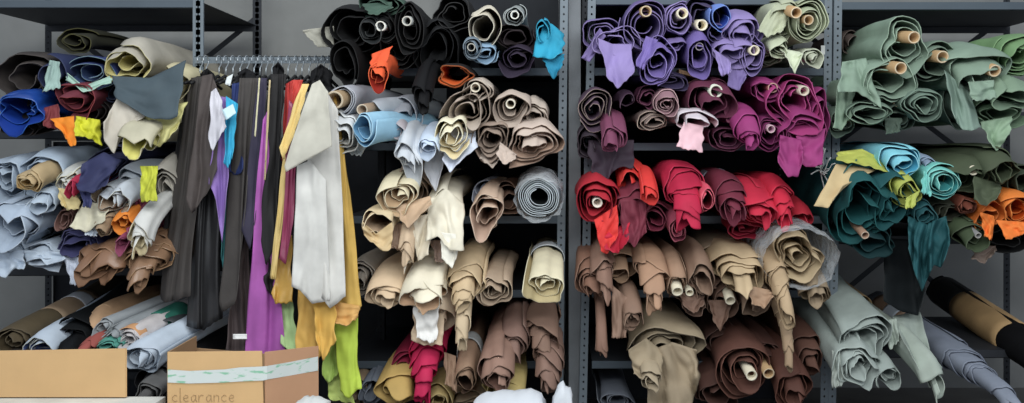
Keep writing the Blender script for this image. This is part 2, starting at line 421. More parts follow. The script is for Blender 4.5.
# --- magenta row
GROUP[0] = 'maroon and magenta leather rolls on the second shelf of the centre unit'
MG = (148, 46, 108); MGD = (112, 32, 82); MR = (92, 40, 66); PL = (74, 56, 74)
roll(594, 108, 15, 18, (82, 62, 80), 'dusky mauve roll with cream edges at the left of the maroon row', yf=-.22, turns=4, lob=.08, rim=(190, 175, 150))
roll(613, 139, 14, 10, (116, 56, 84), 'long dusty rose roll sloping forward with folded end', yf=-.3, turns=3.5, phi=42, cone=.05, oh=.3, lob=.14, rim=(160, 100, 125))
roll(627, 99, 7, 8, (70, 46, 66), 'small plum roll with an open dark end on top of the dusty rose roll', yf=-.2, turns=1.6, r0=.6, lob=.02)
roll(590, 143, 13, 16, (48, 38, 48), 'blackish plum roll at the lower left of the maroon row', yf=-.15, turns=3, flaps=[
    dict(top=[(588, 140), (634, 140)], bot=[(592, 172), (606, 182), (618, 166), (634, 168)], y0=-.16, y1=-.2, folds=3, amp=.02, col=(54, 42, 54))])
roll(648, 98, 9, 10, (98, 46, 72), 'small maroon roll beside the pale pink spiral', yf=-.18, turns=2.2, r0=.35)
roll(667, 103, 12, 14, (150, 110, 120), 'pale pink rimmed spiral roll in the maroon row', yf=-.27, turns=5, r0=.18, lob=.05, rim=(232, 205, 200), flare=.5)
roll(654, 121, 16, 8, (124, 106, 100), 'flattened taupe roll under the pale pink spiral', yf=-.22, turns=3, lob=.06, rim=(205, 185, 165))
roll(710, 99, 21, 22, (98, 40, 64), 'dark maroon roll with a white tube above the pink flap', yf=-.24, turns=4.2, lob=.12, r0=.34, tube=(.05, 6.5, (214, 220, 205), (3, -9)), rag=.05, flaps=[
    dict(top=[(722, 92), (734, 96)], bot=[(726, 120), (736, 126)], y0=-.2, y1=-.24, amp=.01)])
roll(694, 119, 15, 10, (206, 196, 204), 'white curled hide with a square pink flap hanging down', yf=-.3, turns=1.6, r0=.5, lob=.12, inner=(196, 160, 170), flaps=[
    dict(top=[(684, 122), (704, 126)], bot=[(677, 147), (702, 152)], y0=-.31, y1=-.33, col=(222, 176, 186), folds=.7, amp=.008)])
roll(728, 138, 17, 10, MR, 'maroon flattened roll tucked left of the magenta spiral', yf=-.2, turns=3)
roll(765, 87, 15, 10, MG, 'magenta roll with a brown tube on top of the magenta pile', yf=-.18, turns=2.6, r0=.45, tube=(.03, 5, (130, 70, 70), (5, 0)))
roll(750, 134, 13, 13, MG, 'long magenta roll sloping down to a tight spiral end', yf=-.36, turns=4.5, phi=38, cone=.07, oh=.32, lob=.05, rim=(190, 90, 150))
roll(796, 100, 22, 26, (166, 48, 112), 'large magenta roll with a cream tube at the right of its row', yf=-.24, turns=4, r0=.24, lob=.12, tube=(.03, 5, (205, 190, 175), (5, -10)), rag=.05)
roll(817, 112, 13, 24, MG, 'tall folded magenta hide against the right post', yf=-.2, turns=3, lob=.16)
roll(771, 132, 15, 17, MGD, 'dark magenta roll with a mauve tube under the big magenta ones', yf=-.22, turns=4, r0=.3, tube=(.02, 4, (190, 150, 170), (-2, -4)))
roll(805, 132, 22, 16, MG, 'drooping magenta hide with two rounded lobes hanging to the red row', yf=-.26, turns=2.5, lob=.14, phi=30, flaps=[
    dict(top=[(780, 135), (802, 140)], bot=[(778, 162), (788, 177), (798, 177), (803, 160)], y0=-.28, y1=-.36, folds=1, amp=.02),
    dict(top=[(796, 136), (826, 128)], bot=[(796, 160), (808, 168), (822, 164)], y0=-.26, y1=-.32, folds=1, amp=.02)])
b = MB()
# open kraft box end
a0 = P(679, 69, -.1); a1 = P(679, 90, -.1); a2 = P(703, 77, -.1)
vs = [a0, a2, a1, P(683, 74, -.1), P(697, 78, -.1), P(683, 85, -.1)]; vb = [v + Vector((0, .45, 0)) for v in vs]
mesh_obj_v = vs + vb
o = mesh_obj('kraft_carton', mesh_obj_v, [(0, 1, 4, 3), (1, 2, 5, 4), (2, 0, 3, 5), (0, 6, 7, 1), (1, 7, 8, 2), (2, 8, 6, 0), (3, 4, 10, 9), (4, 5, 11, 10), (5, 3, 9, 11)], mat('cardboard', (150, 118, 90), .8), None, a1, False)
tag(o, 'brown triangular cardboard carton end between the purple and maroon rolls', 'carton')

# --- red row
GROUP[0] = 'red leather rolls on the third shelf of the centre unit'
RE = (196, 34, 52); RB = (222, 48, 44); BU = (104, 34, 52); CR = (188, 26, 60)
roll(597, 200, 20, 21, (186, 34, 48), 'red roll with a white tube at the left of the red row', yf=-.26, turns=5, r0=.24, lob=.05, tube=(.02, 5, (235, 225, 215), (0, 1)), rim=(120, 20, 34), rag=.04, flaps=[
    dict(top=[(594, 220), (617, 205)], bot=[(601, 252), (606, 254), (618, 236)], y0=-.27, y1=-.31, col=RB, amp=.016)])
roll(650, 194, 8, 7, RB, 'orange red roll sloping down to a small open end', yf=-.34, turns=2.2, r0=.45, phi=40, oh=.3, lob=.05)
roll(628, 182, 20, 18, RB, 'broad orange red roll behind the small open ended one', yf=-.18, turns=2.4, phi=24, lob=.1)
roll(634, 205, 16, 14, (112, 38, 54), 'crumpled dark maroon hide hanging between the red rolls', yf=-.24, turns=2.5, lob=.2, phi=30, flaps=[
    dict(top=[(620, 200), (646, 198)], bot=[(622, 236), (634, 247), (646, 232)], y0=-.25, y1=-.3, folds=2, amp=.025)])
tag(sheet('leather_hide', [(605, 232), (630, 222)], [(606, 250), (618, 254), (628, 240)], -.26, -.32, (190, 26, 50), folds=2.5, amp=.025), 'crumpled crimson hide end below the dark maroon one', 'leather hide')
roll(688, 211, 21, 15, CR, 'biggest crimson roll with overlapping layers tapering downward', yf=-.4, turns=5.5, phi=52, cone=.2, oh=.36, lob=.08, rag=.06, flare=1.4)
roll(707, 199, 7, 12, (214, 70, 92), 'small rosy roll with an oval open end beside the biggest crimson roll', yf=-.38, turns=2.4, r0=.5, lob=.04, rim=(230, 130, 140), inner=(110, 26, 40))
roll(655, 218, 16, 14, (120, 36, 58), 'dark wine roll under the biggest crimson roll', yf=-.22, turns=3)
roll(678, 227, 8, 13, (150, 60, 80), 'small wine roll with pink rims hanging at the bottom of the red row', yf=-.3, turns=4, r0=.2, lob=.06, rim=(214, 130, 140))
roll(735, 214, 16, 15, (112, 38, 56), 'burgundy roll with stepped layers sloping down', yf=-.36, turns=4.5, phi=44, cone=.15, oh=.34, lob=.06, rag=.05, sleeve=[(.42, .6, (128, 128, 140), 1.03, 'paper_band')])
roll(763, 218, 19, 17, (200, 32, 58), 'wide red roll with stepped layers right of the burgundy one', yf=-.34, turns=4.5, phi=40, cone=.13, oh=.32, lob=.08, rag=.05)
roll(785, 212, 14, 13, (206, 30, 56), 'narrower red roll with stepped layers near the right post', yf=-.34, turns=4.5, phi=42, cone=.14, oh=.32, lob=.07, rag=.05)
roll(800, 214, 10, 10, RE, 'small red hide end touching the right post', yf=-.16, turns=2.5, phi=20)
roll(745, 228, 17, 8, (150, 22, 44), 'deep red flattened roll beneath the wide red ones', yf=-.2, turns=3)

# --- beige and brown row
GROUP[0] = 'beige and brown leather rolls on the fourth shelf of the centre unit'
BE = (172, 148, 118); TN = (150, 118, 96); BR = (130, 92, 74)
roll(592, 288, 14, 17, BR, 'brown roll at the left end whose long thin tip hangs far down', yf=-.26, turns=3.5, phi=40, cone=.1, lob=.08, rag=.05)
roll(602, 352, 5, 6, (130, 96, 80), 'long thin brown cone of hide hanging past the shelf', yf=-.34, turns=4, phi=80, oh=.35, cone=.04, L=.46, rag=.05, lob=.03, r0=.1, flare=2)
roll(605, 286, 11, 13, (138, 104, 88), 'brown roll with small curled folds second from the left post', yf=-.32, turns=3.5, phi=50, cone=.1, lob=.14, rag=.06)
roll(618, 268, 17, 14, (172, 136, 106), 'tan hide bundle lying under the small grey box', yf=-.15, turns=3, phi=20)
roll(632, 315, 10, 10, (136, 106, 88), 'tan brown roll with a round spiral end hanging in the gap', yf=-.34, turns=3.5, r0=.2, phi=30, lob=.05, rim=(175, 150, 130), flaps=[
    dict(top=[(612, 285), (630, 300)], bot=[(612, 338), (626, 338)], y0=-.3, y1=-.34, folds=1.5, amp=.02)])
roll(655, 291, 15, 12, (170, 130, 102), 'tan roll with a stepped shell like end in the middle left', yf=-.36, turns=5, phi=48, cone=.16, oh=.34, lob=.06, rag=.05)
roll(677, 283, 10, 16, (166, 130, 104), 'tan roll with a slanting cream tube', yf=-.28, turns=3, r0=.5, phi=30, tube=(.03, 5.5, PAPER, (-1, 2)))
roll(690, 287, 9, 13, (128, 98, 80), 'brown roll with a second cream tube beside the first', yf=-.22, turns=3, r0=.45, phi=25, tube=(.03, 4, PAPER, (-2, 0)))
roll(702, 275, 11, 17, (142, 112, 92), 'tan brown roll with a dark open end right of the cream tubes', yf=-.28, turns=3, r0=.42, phi=26, lob=.1)
roll(690, 300, 14, 10, (112, 84, 70), 'brown folded hide under the two cream tubes', yf=-.22, turns=3, lob=.15, flaps=[
    dict(top=[(678, 292), (704, 296)], bot=[(684, 306), (694, 314), (704, 304)], y0=-.24, y1=-.28, amp=.015)])
roll(725, 300, 17, 22, (106, 78, 64), 'dark brown roll with a cream tube hanging behind the beige one', yf=-.2, turns=3.5, r0=.3, phi=26, tube=(.06, 5, PAPER, (2, -9)), flaps=[
    dict(top=[(708, 300), (732, 300)], bot=[(714, 320), (720, 331), (728, 318)], y0=-.21, y1=-.25, amp=.015)])
roll(742, 278, 23, 19, (190, 164, 126), 'large beige roll with ruffled layers in the middle of the row', yf=-.32, turns=5, phi=30, cone=.08, lob=.16, rag=.06, flare=1.5, rim=(120, 96, 72))
roll(758, 300, 15, 13, (150, 122, 100), 'light brown hide flap hanging under the ruffled beige roll', yf=-.26, turns=2, phi=30, lob=.1, flaps=[
    dict(top=[(746, 285), (770, 290)], bot=[(752, 304), (764, 308), (774, 296)], y0=-.34, y1=-.38, amp=.012, col=(166, 132, 104))])
roll(787, 310, 12, 12, (182, 154, 118), 'long beige roll tapering to a stepped tip', yf=-.46, turns=5, phi=54, cone=.2, oh=.45, lob=.06, rag=.05, rim=(120, 98, 74))
roll(789, 350, 6, 8, (164, 136, 106), 'narrow tan roll hanging lowest with an open tube like tip', yf=-.4, turns=3, phi=66, cone=.14, oh=.4, lob=.04, r0=.4, rag=.04, rim=(220, 205, 175))
roll(797, 256, 24, 20, (192, 168, 130), 'big beige spiral roll wrapped in clear plastic at the right', yf=-.32, turns=5.5, lob=.18, rag=.05, wrap=1.5, rim=(110, 90, 70), flare=1.5)
roll(813, 287, 15, 17, (160, 138, 110), 'beige folded hide under the plastic wrapped roll', yf=-.26, turns=3.5, lob=.18, phi=30, cone=.05, rim=(108, 90, 70))
roll(722, 256, 24, 14, (150, 130, 106), 'dim beige roll lying behind the ruffled one', yf=-.05, turns=3, phi=14)
# --- bottom row
GROUP[0] = 'khaki and chocolate leather rolls on the lowest shelf of the centre unit'
CH = (94, 58, 48)
roll(664, 350, 33, 25, (160, 142, 114), 'large khaki roll draped over itself with two curled ends', yf=-.2, turns=4, r0=.12, phi=22, lob=.1, flaps=[
    dict(top=[(628, 350), (646, 338), (664, 352)], bot=[(634, 374), (652, 384), (660, 376)], y0=-.26, y1=-.34, folds=1.2, amp=.02, name='loose_flap'),
    dict(top=[(642, 354), (672, 342), (697, 350)], bot=[(650, 412), (678, 414), (692, 404), (699, 382)], y0=-.26, y1=-.3, folds=5, amp=.04, col=(152, 134, 108))])
roll(650, 378, 9, 9, (172, 154, 126), 'small curled khaki roll end in front of the large khaki one', yf=-.36, turns=2.5, phi=20, lob=.1)
roll(744, 366, 25, 26, CH, 'chocolate brown roll with a white tube at the bottom', yf=-.26, turns=5, r0=.22, tube=(.05, 5.5, (225, 215, 190), (4, 3)), rag=.04, rim=(130, 90, 76))
roll(764, 356, 15, 18, (84, 52, 44), 'dark chocolate roll with a slanting tube behind the white tube one', yf=-.16, turns=3, r0=.35, tube=(.14, 5.5, KRAFT, (-4, 0)), phi=16)
roll(793, 385, 17, 20, (88, 52, 42), 'chocolate roll with wide curled rings at the bottom right', yf=-.3, turns=4, phi=26, cone=.06, lob=.08, rim=(126, 84, 70))
roll(810, 362, 15, 20, (100, 66, 54), 'reddish brown roll against the lower right post', yf=-.2, turns=3.5, phi=28, cone=.08)
roll(724, 340, 18, 15, (78, 52, 44), 'dim brown roll behind the chocolate one with the white tube', yf=-.08, turns=3)
roll(716, 388, 20, 16, (84, 54, 46), 'dark brown hide below the white tube roll', yf=-.16, turns=3, lob=.14)
roll(616, 402, 17, 9, (104, 110, 122), 'dim grey blue roll low on the bottom shelf beside the double uprights', yf=-.05, turns=3)
bx = MB().box(P(620, 262, -.05), P(636, 255, .05)).build('small_box', mat('grey_card', (150, 152, 150), .6), None, P(628, 262, -.05)); tag(bx, 'small grey box lying on the tan hide bundle', 'box')

# ================================================================ LEFT-CENTRE UNIT
GROUP[0] = 'black and dark leather rolls on the top shelf of the left centre unit'
BK = (20, 20, 21)
def fur(c=BK): return dict(rough=.7, rim=(58, 58, 60))
roll(352, 30, 26, 26, (22, 22, 23), 'large black roll with a pale flap sticking out to the left', yf=-.2, turns=3, lob=.1, rim=(30, 30, 31), flaps=[
    dict(top=[(334, 26), (334, 47)], bot=[(303, 30), (304, 33), (318, 47)], y0=-.18, y1=-.24, col=(150, 148, 136), folds=.5, amp=.01, rim=(205, 200, 185))])
roll(343, 64, 13, 23, (19, 19, 20), 'black hide curled into a tall hanging loop over the garment rail end', yf=-.3, turns=2.2, r0=.35, phi=14, rim=(34, 34, 35), lob=.04)
roll(370, 28, 11, 12, (36, 39, 41), 'charcoal roll with a dark hollow left of the white tube', yf=-.26, turns=2.6, r0=.45, lob=.03)
roll(385, 25, 12, 14, (22, 23, 24), 'black roll with a white plastic tube', yf=-.22, turns=3, r0=.42, tube=(.04, 5, (222, 224, 222), (-2, 1)))
roll(378, 3, 21, 12, (58, 82, 70), 'dark green roll at the top above the black ones', yf=-.24, turns=2.8, lob=.12, rim=(80, 100, 88), flaps=[dict(top=[(362, 4), (392, 2)], bot=[(368, 13), (378, 15), (392, 8)], y0=-.25, y1=-.3, amp=.01)])
roll(410, 27, 13, 24, (23, 23, 24), 'tall black roll with a pale tube set high in it', yf=-.26, turns=3.6, r0=.3, tube=(.04, 4.8, (170, 172, 170), (-1, -6)), rim=(40, 38, 38))
roll(378, 74, 9, 9, (236, 84, 40), 'bright orange roll poking out below the black ones', yf=-.42, turns=2.6, r0=.5, phi=34, oh=.24, lob=.04, L=.5, inner=(120, 26, 16), rim=(244, 120, 76), flaps=[
    dict(top=[(372, 54), (393, 46)], bot=[(370, 68), (384, 66)], y0=-.36, y1=-.42, amp=.01, col=(228, 76, 36))])
roll(400, 52, 18, 14, (20, 20, 21), 'flat black roll right of the bright orange one', yf=-.16, turns=3)
roll(423, 98, 10, 12, (20, 20, 22), 'long black roll hanging down to the pale blue hides', yf=-.44, turns=3, phi=48, oh=.4, cone=.04, lob=.05, r0=.1, rim=(26, 26, 28), spec=.1)
roll(436, 50, 24, 28, (26, 27, 29), 'broad black hide filling the shelf left of the orange rimmed roll', yf=-.14, turns=3, lob=.1, rim=(30, 30, 32), phi=25)
roll(452, 14, 20, 16, (26, 26, 28), 'black roll at the top beside the cream one', yf=-.18, turns=3, lob=.1)
roll(455, 74, 17, 9, (30, 27, 27), 'black roll with a bright orange rim', yf=-.3, turns=1.7, r0=.7, lob=.14, rim=(232, 112, 50), inner=(190, 84, 40), thick=.006)
roll(483, 26, 14, 18, (196, 188, 168), 'cream roll with a wide open end at the top', yf=-.28, turns=2.2, r0=.5, lob=.09, rim=(226, 220, 204), inner=(150, 144, 132))
roll(515, 15, 10, 10, (128, 134, 134), 'grey roll with a white tube at the top centre', yf=-.26, turns=3, r0=.45, tube=(.02, 4.2, (222, 226, 226)), rim=(188, 194, 194))
roll(472, 47, 9, 10, (104, 120, 134), 'grey blue roll with a dark tube below the cream one', yf=-.32, turns=2.4, r0=.45, tube=(.02, 4, (96, 98, 100)))
roll(484, 53, 13, 9, (132, 166, 196), 'pale blue roll beside the grey blue one', yf=-.26, turns=2.4, r0=.3, phi=16)
roll(515, 37, 17, 13, (38, 30, 33), 'dark brown black roll under the grey tube roll', yf=-.24, turns=3, phi=10, rim=(50, 42, 45))
roll(517, 56, 16, 12, (48, 39, 56), 'dark plum roll resting on the steel shelf', yf=-.22, turns=3, phi=8, rim=(64, 54, 74))
roll(543, 32, 7, 13, (28, 140, 176), 'turquoise hide with a curled top and a long pointed flap', yf=-.3, turns=2, r0=.4, lob=.05, rim=(70, 170, 200), flaps=[
    dict(top=[(543, 22), (552, 24), (564, 34)], bot=[(533, 56), (546, 60), (563, 54)], y0=-.24, y1=-.33, col=(30, 146, 182), folds=1.6, amp=.02),
    dict(top=[(543, 56), (565, 54)], bot=[(546, 68), (554, 81), (560, 68)], y0=-.31, y1=-.32, col=(24, 128, 166), folds=.8, amp=.01)])
roll(574, 48, 6, 14, (112, 98, 88), 'dim brown upright hide end seen between the double uprights', yf=.35, turns=2, L=.3)

GROUP[0] = 'pale blue, white and taupe leather rolls on the second shelf of the left centre unit'
TA = (188, 172, 158); LG = (168, 174, 182)
roll(342, 101, 14, 15, (160, 164, 174), 'grey roll with a thick brown cardboard tube beside the hanging hides', yf=-.36, turns=3, r0=.62, tube=(.03, 9, (150, 128, 100), (-3, -2)), lob=.03, rag=.02, L=.7, yaw=10)
roll(374, 109, 9, 9, (176, 184, 194), 'slim grey roll with a small cardboard tube', yf=-.32, turns=2, r0=.6, tube=(.05, 5.5, (150, 130, 110), (-3, -1)), lob=.03, L=.6, yaw=22)
roll(341, 131, 15, 21, (208, 212, 216), 'white ruffled roll beside the pale blue one', yf=-.38, turns=3.4, lob=.2, rag=.04, rim=(228, 228, 222), inner=(186, 186, 180), flaps=[
    dict(top=[(346, 138), (366, 140)], bot=[(346, 152), (362, 157)], y0=-.28, y1=-.3, col=(176, 182, 184))])
roll(364, 129, 13, 15, (142, 190, 218), 'sky blue roll with an open end', yf=-.44, turns=2.6, r0=.55, lob=.05, yaw=26, L=.5, rag=.02, inner=(96, 142, 176), rim=(190, 220, 236))
roll(398, 130, 8, 11, (172, 164, 170), 'small pinkish grey roll end right of the sky blue one', yf=-.3, turns=2.5, lob=.1)
roll(403, 112, 17, 14, (160, 166, 176), 'silver grey roll lying behind the hanging pale ones', yf=-.2, turns=2.5, phi=20)
roll(409, 158, 12, 13, (192, 198, 206), 'pale grey hide hanging with a wavy open end', yf=-.38, turns=2.8, phi=46, oh=.34, cone=.05, lob=.18, rim=(222, 224, 224), rag=.06)
roll(427, 152, 9, 9, (188, 204, 226), 'pale ice blue roll with a round open end pointing down', yf=-.42, turns=2.4, r0=.5, phi=36, oh=.36, lob=.06, rim=(220, 230, 240))
roll(453, 133, 14, 18, (228, 220, 190), 'cream spiral roll with ruffled rings', yf=-.38, turns=4.5, lob=.14, rim=(240, 236, 214), inner=(206, 190, 150), flare=1.4)
tag(sheet('leather_hide', [(444, 122), (476, 130)], [(443, 158), (450, 173), (462, 160), (478, 146)], -.3, -.36, (204, 212, 230), folds=1.6, amp=.015, inner=(196, 200, 206)), 'pale blue white hide corner hanging under the cream spiral', 'leather hide')
tag(sheet('leather_hide', [(424, 140), (446, 140)], [(425, 172), (436, 192), (442, 168)], -.24, -.3, (176, 178, 184), folds=1, amp=.012), 'pale grey pointed hide tail hanging below the ice blue roll', 'leather hide')
roll(467, 112, 19, 21, TA, 'taupe roll with big rose like ruffles', yf=-.36, turns=4.5, lob=.14, rag=.06, flare=1.8, rim=(104, 88, 76))
roll(478, 90, 13, 12, (192, 177, 163), 'upper taupe roll with a white rimmed tube', yf=-.3, turns=3, r0=.42, tube=(.02, 4.8, (200, 190, 172), (-2, -3)), rim=(120, 104, 92))
roll(512, 106, 17, 15, (184, 166, 152), 'right taupe roll with a white rimmed tube', yf=-.32, turns=3.2, r0=.34, tube=(.03, 4.8, (210, 202, 186), (-1, -3)), rim=(110, 94, 82), lob=.1)
roll(491, 137, 17, 14, (150, 130, 116), 'small dark taupe spiral between the big taupe rolls', yf=-.34, turns=4, lob=.14, rim=(90, 76, 66), flare=1.4)
roll(534, 114, 14, 14, (188, 172, 158), 'taupe roll with sharp dark layer edges near the right post', yf=-.24, turns=4, phi=14, rim=(86, 74, 66))
roll(533, 143, 22, 20, (194, 174, 160), 'large taupe roll with pinkish ruffled end at the right', yf=-.38, turns=4, lob=.18, phi=20, rag=.06, rim=(120, 98, 84), inner=(170, 142, 124), flare=1.6, flaps=[
    dict(top=[(500, 142), (516, 154)], bot=[(497, 156), (505, 165), (516, 158)], y0=-.36, y1=-.4)])
tag(sheet('leather_hide', [(476, 148), (500, 150)], [(480, 158), (493, 168), (500, 158)], -.28, -.34, (170, 154, 142), folds=1.2, amp=.012), 'taupe pointed hide tip hanging under the small dark taupe spiral', 'leather hide')

GROUP[0] = 'cream and tan leather rolls on the third shelf of the left centre unit'
CM = (218, 206, 182); TC = (192, 168, 136)
roll(398, 197, 17, 14, (214, 202, 168), 'cream tan roll with flattened wavy rings on top', yf=-.4, turns=4, phi=26, oh=.3, lob=.12, rim=(236, 228, 200), inner=(176, 148, 116), cone=.03)
roll(379, 222, 15, 14, (212, 190, 150), 'tan hide curled into a big open loop at the left', yf=-.38, turns=1.8, r0=.5, lob=.1, inner=(160, 136, 112), rim=(226, 212, 184), flaps=[
    dict(top=[(363, 222), (376, 234), (392, 222)], bot=[(364, 236), (384, 252), (392, 248)], y0=-.4, y1=-.42, col=(196, 168, 122), folds=1, amp=.02)])
roll(412, 190, 16, 22, (164, 140, 120), 'brown tan hide body behind the wavy cream roll', yf=-.2, turns=2.5, phi=30, flaps=[
    dict(top=[(396, 206), (430, 196)], bot=[(402, 222), (408, 228), (432, 204)], y0=-.36, y1=-.42, col=(190, 158, 126), folds=.8, amp=.012),
    dict(top=[(392, 222), (404, 224)], bot=[(392, 248), (403, 251)], y0=-.3, y1=-.34, col=(170, 140, 118))])
roll(407, 256, 7, 9, (200, 172, 140), 'narrow tan roll hanging with a folded pale tip', yf=-.42, turns=3, phi=68, oh=.36, cone=.04, L=.5, lob=.08, r0=.35, inner=(222, 214, 200))
tag(sheet('leather_hide', [(412, 216), (432, 214)], [(414, 240), (418, 262), (428, 254)], -.34, -.4, CM, folds=1.5, amp=.015), 'cream hide strip hanging beside the narrow tan roll', 'leather hide')
roll(445, 208, 18, 17, (220, 212, 190), 'large cream hide bundle draped over the shelf edge', yf=-.26, turns=2, phi=34, lob=.08, flaps=[
    dict(top=[(428, 200), (446, 188), (464, 204)], bot=[(426, 242), (438, 236), (450, 250), (464, 250)], y0=-.3, y1=-.42, folds=2.5, amp=.025),
    dict(top=[(440, 232), (456, 234)], bot=[(442, 258), (452, 269), (457, 256)], y0=-.4, y1=-.42, folds=.8, amp=.01, col=(226, 222, 208))])
tag(sheet('leather_hide', [(430, 240), (444, 240)], [(436, 262), (444, 262)], -.3, -.33, (150, 124, 110), amp=.01), 'dull brown hide strip hanging beside the cream tongue', 'leather hide')
roll(486, 216, 16, 21, (196, 166, 142), 'pinkish tan roll with tall vertical folds', yf=-.36, turns=3.4, phi=20, lob=.18, rag=.05, flare=1.8, rim=(226, 206, 186), inner=(178, 150, 132))
roll(508, 199, 15, 14, (132, 100, 82), 'brown roll behind the plastic wrapped spiral', yf=-.1, turns=3)
roll(487, 192, 11, 10, (176, 184, 204), 'dim bluish roll behind the pinkish tan one', yf=-.1, turns=3)
roll(539, 197, 20, 19, (176, 186, 192), 'silver grey spiral roll of many rings in clear plastic', yf=-.3, turns=6.5, r0=.38, lob=.03, rim=(206, 216, 222), inner=(26, 28, 30), wrap=1.14, thick=.004, flare=.2, rag=.01, crum=.5)

GROUP[0] = 'tan and beige leather rolls on the fourth shelf of the left centre unit'
roll(361, 278, 13, 17, (152, 142, 130), 'grey tan roll with a small dark hollow beside the yellow hides', yf=-.22, turns=4, r0=.25, lob=.05)
roll(387, 294, 19, 14, (214, 184, 148), 'wide tan roll flattened like a loaf', yf=-.36, turns=3.4, phi=34, oh=.28, cone=.04, lob=.05, rim=(224, 206, 176), flat=.2)
roll(426, 291, 18, 14, (226, 216, 190), 'cream roll with deep wavy layers and a tan heart', yf=-.4, turns=3.6, phi=34, lob=.16, rag=.05, rim=(238, 232, 214), inner=(196, 160, 128), cone=.03, flare=1.6)
roll(434, 318, 19, 19, (206, 182, 154), 'beige hide hanging with a white tongue in front', yf=-.3, turns=2, phi=50, oh=.3, lob=.08, flaps=[
    dict(top=[(414, 310), (446, 308)], bot=[(411, 340), (425, 346), (442, 344)], y0=-.3, y1=-.36, col=(204, 178, 148), folds=1, amp=.02),
    dict(top=[(413, 306), (440, 304)], bot=[(417, 338), (432, 343), (436, 340)], y0=-.36, y1=-.4, col=(222, 220, 216), folds=.8, amp=.012)])
roll(464, 296, 17, 14, (204, 176, 136), 'tan roll with stepped curved layers above the narrow one', yf=-.4, turns=4.5, phi=46, oh=.34, cone=.12, lob=.08, rag=.05, rim=(214, 196, 160))
roll(462, 331, 7, 7, (196, 172, 138), 'narrow beige roll pointing down with a round end', yf=-.42, turns=3, phi=56, oh=.34, cone=.06, r0=.4, lob=.04, rim=(226, 212, 184))
roll(494, 290, 16, 13, (170, 146, 122), 'tan roll with a tight spiral end and flaring layers', yf=-.34, turns=4.5, r0=.16, phi=16, lob=.12, rim=(214, 196, 170), flare=1.5)
roll(547, 287, 17, 13, (216, 206, 172), 'cream yellow roll with angular folds by the right post', yf=-.4, turns=3, phi=30, oh=.34, lob=.16, rag=.035, rim=(238, 232, 206), inner=(180, 164, 124), sleeve=[(.34, .5, (190, 196, 200), 1.04, 'plastic_band')])

GROUP[0] = 'crimson, brown and mustard leather rolls on the lowest shelf of the left centre unit'
roll(424, 382, 17, 16, (202, 28, 76), 'crimson pink roll with overlapping rounded layers', yf=-.38, turns=5, phi=54, oh=.34, cone=.22, lob=.08, rag=.06, flare=1.6, rim=(150, 16, 50))
roll(404, 364, 13, 15, (128, 20, 48), 'dark crimson hide behind the crimson pink roll', yf=-.2, turns=3)
roll(465, 377, 11, 15, (150, 118, 94), 'brown roll with an oval open end and a strip of plastic', yf=-.36, turns=2.8, r0=.52, phi=24, oh=.3, lob=.05, inner=(70, 52, 42), rim=(186, 154, 126), sleeve=[(.2, .3, (176, 180, 180), 1.12, 'plastic_band')], flaps=[dict(top=[(444, 352), (456, 356)], bot=[(446, 384), (456, 392)], y0=-.3, y1=-.36, amp=.01)])
roll(497, 375, 16, 16, (152, 116, 100), 'brown roll with a wide spiral mouth', yf=-.42, turns=4, r0=.3, phi=30, oh=.36, cone=.06, lob=.08, rim=(186, 156, 140), flare=1.5, inner=(104, 76, 66))
roll(514, 350, 15, 16, (136, 104, 92), 'long brown roll leaning above the wide mouthed spiral', yf=-.26, turns=3.5, phi=44, cone=.08)
roll(543, 346, 17, 17, (132, 102, 86), 'brown roll with jagged stepped edges near the post', yf=-.28, turns=4, phi=42, cone=.12, rag=.06, rim=(90, 68, 56))
roll(548, 378, 15, 16, (136, 104, 90), 'brown tapering roll just above the white crumpled paper', yf=-.34, turns=4, phi=50, cone=.14, rag=.05)
roll(396, 392, 18, 14, (194, 158, 86), 'mustard yellow roll with a frayed edge at the bottom', yf=-.32, turns=3, phi=30, lob=.12, rag=.05)
roll(371, 388, 10, 10, (116, 124, 138), 'dim grey blue roll behind the mustard one', yf=-.14, turns=3)
roll(355, 392, 11, 16, (156, 132, 104), 'dull tan roll beside the lime green hide', yf=-.12, turns=2.5)
roll(437, 402, 15, 12, (190, 164, 104), 'mustard beige roll under the crimson pink one', yf=-.3, turns=3)
roll(506, 392, 20, 13, (182, 160, 96), 'mustard roll behind the white plastic sheet', yf=-.32, turns=3, phi=20)
roll(468, 402, 17, 11, (150, 128, 100), 'dim tan roll under the oval ended brown one', yf=-.2, turns=3)
# ================================================================ FAR LEFT UNIT
GROUP[0] = 'mixed leather rolls on the upper shelf of the far left unit'
roll(129, 59, 20, 19, (170, 164, 150), 'thick taupe roll with yellow rims at the upper right of the far left unit', yf=-.2, turns=4, lob=.1, phi=8, rim=(214, 204, 130), inner=(190, 180, 120), rag=.05, rot=100)
roll(88, 72, 23, 16, (40, 52, 104), 'navy roll with pale mint rims', yf=-.22, turns=3.4, lob=.05, rim=(168, 200, 184), inner=(58, 74, 110), flaps=[
    dict(top=[(66, 72), (84, 86), (110, 76)], bot=[(66, 80), (84, 92), (112, 82)], y0=-.24, y1=-.24, col=(160, 196, 180), folds=.6, amp=.006)])
roll(55, 72, 12, 15, (36, 44, 80), 'small navy hide with a mint green flap left of the mint rimmed roll', yf=-.22, turns=2, flaps=[
    dict(top=[(50, 60), (60, 62)], bot=[(42, 92), (60, 88)], y0=-.25, y1=-.28, col=(140, 168, 160), amp=.01)])
roll(76, 40, 16, 10, (44, 44, 34), 'black olive roll on top of the navy ones', yf=-.06, turns=3, rim=(100, 96, 50))
roll(24, 78, 26, 20, (62, 56, 54), 'dark charcoal brown hide heap at the upper left', yf=-.18, turns=3, lob=.16, phi=16)
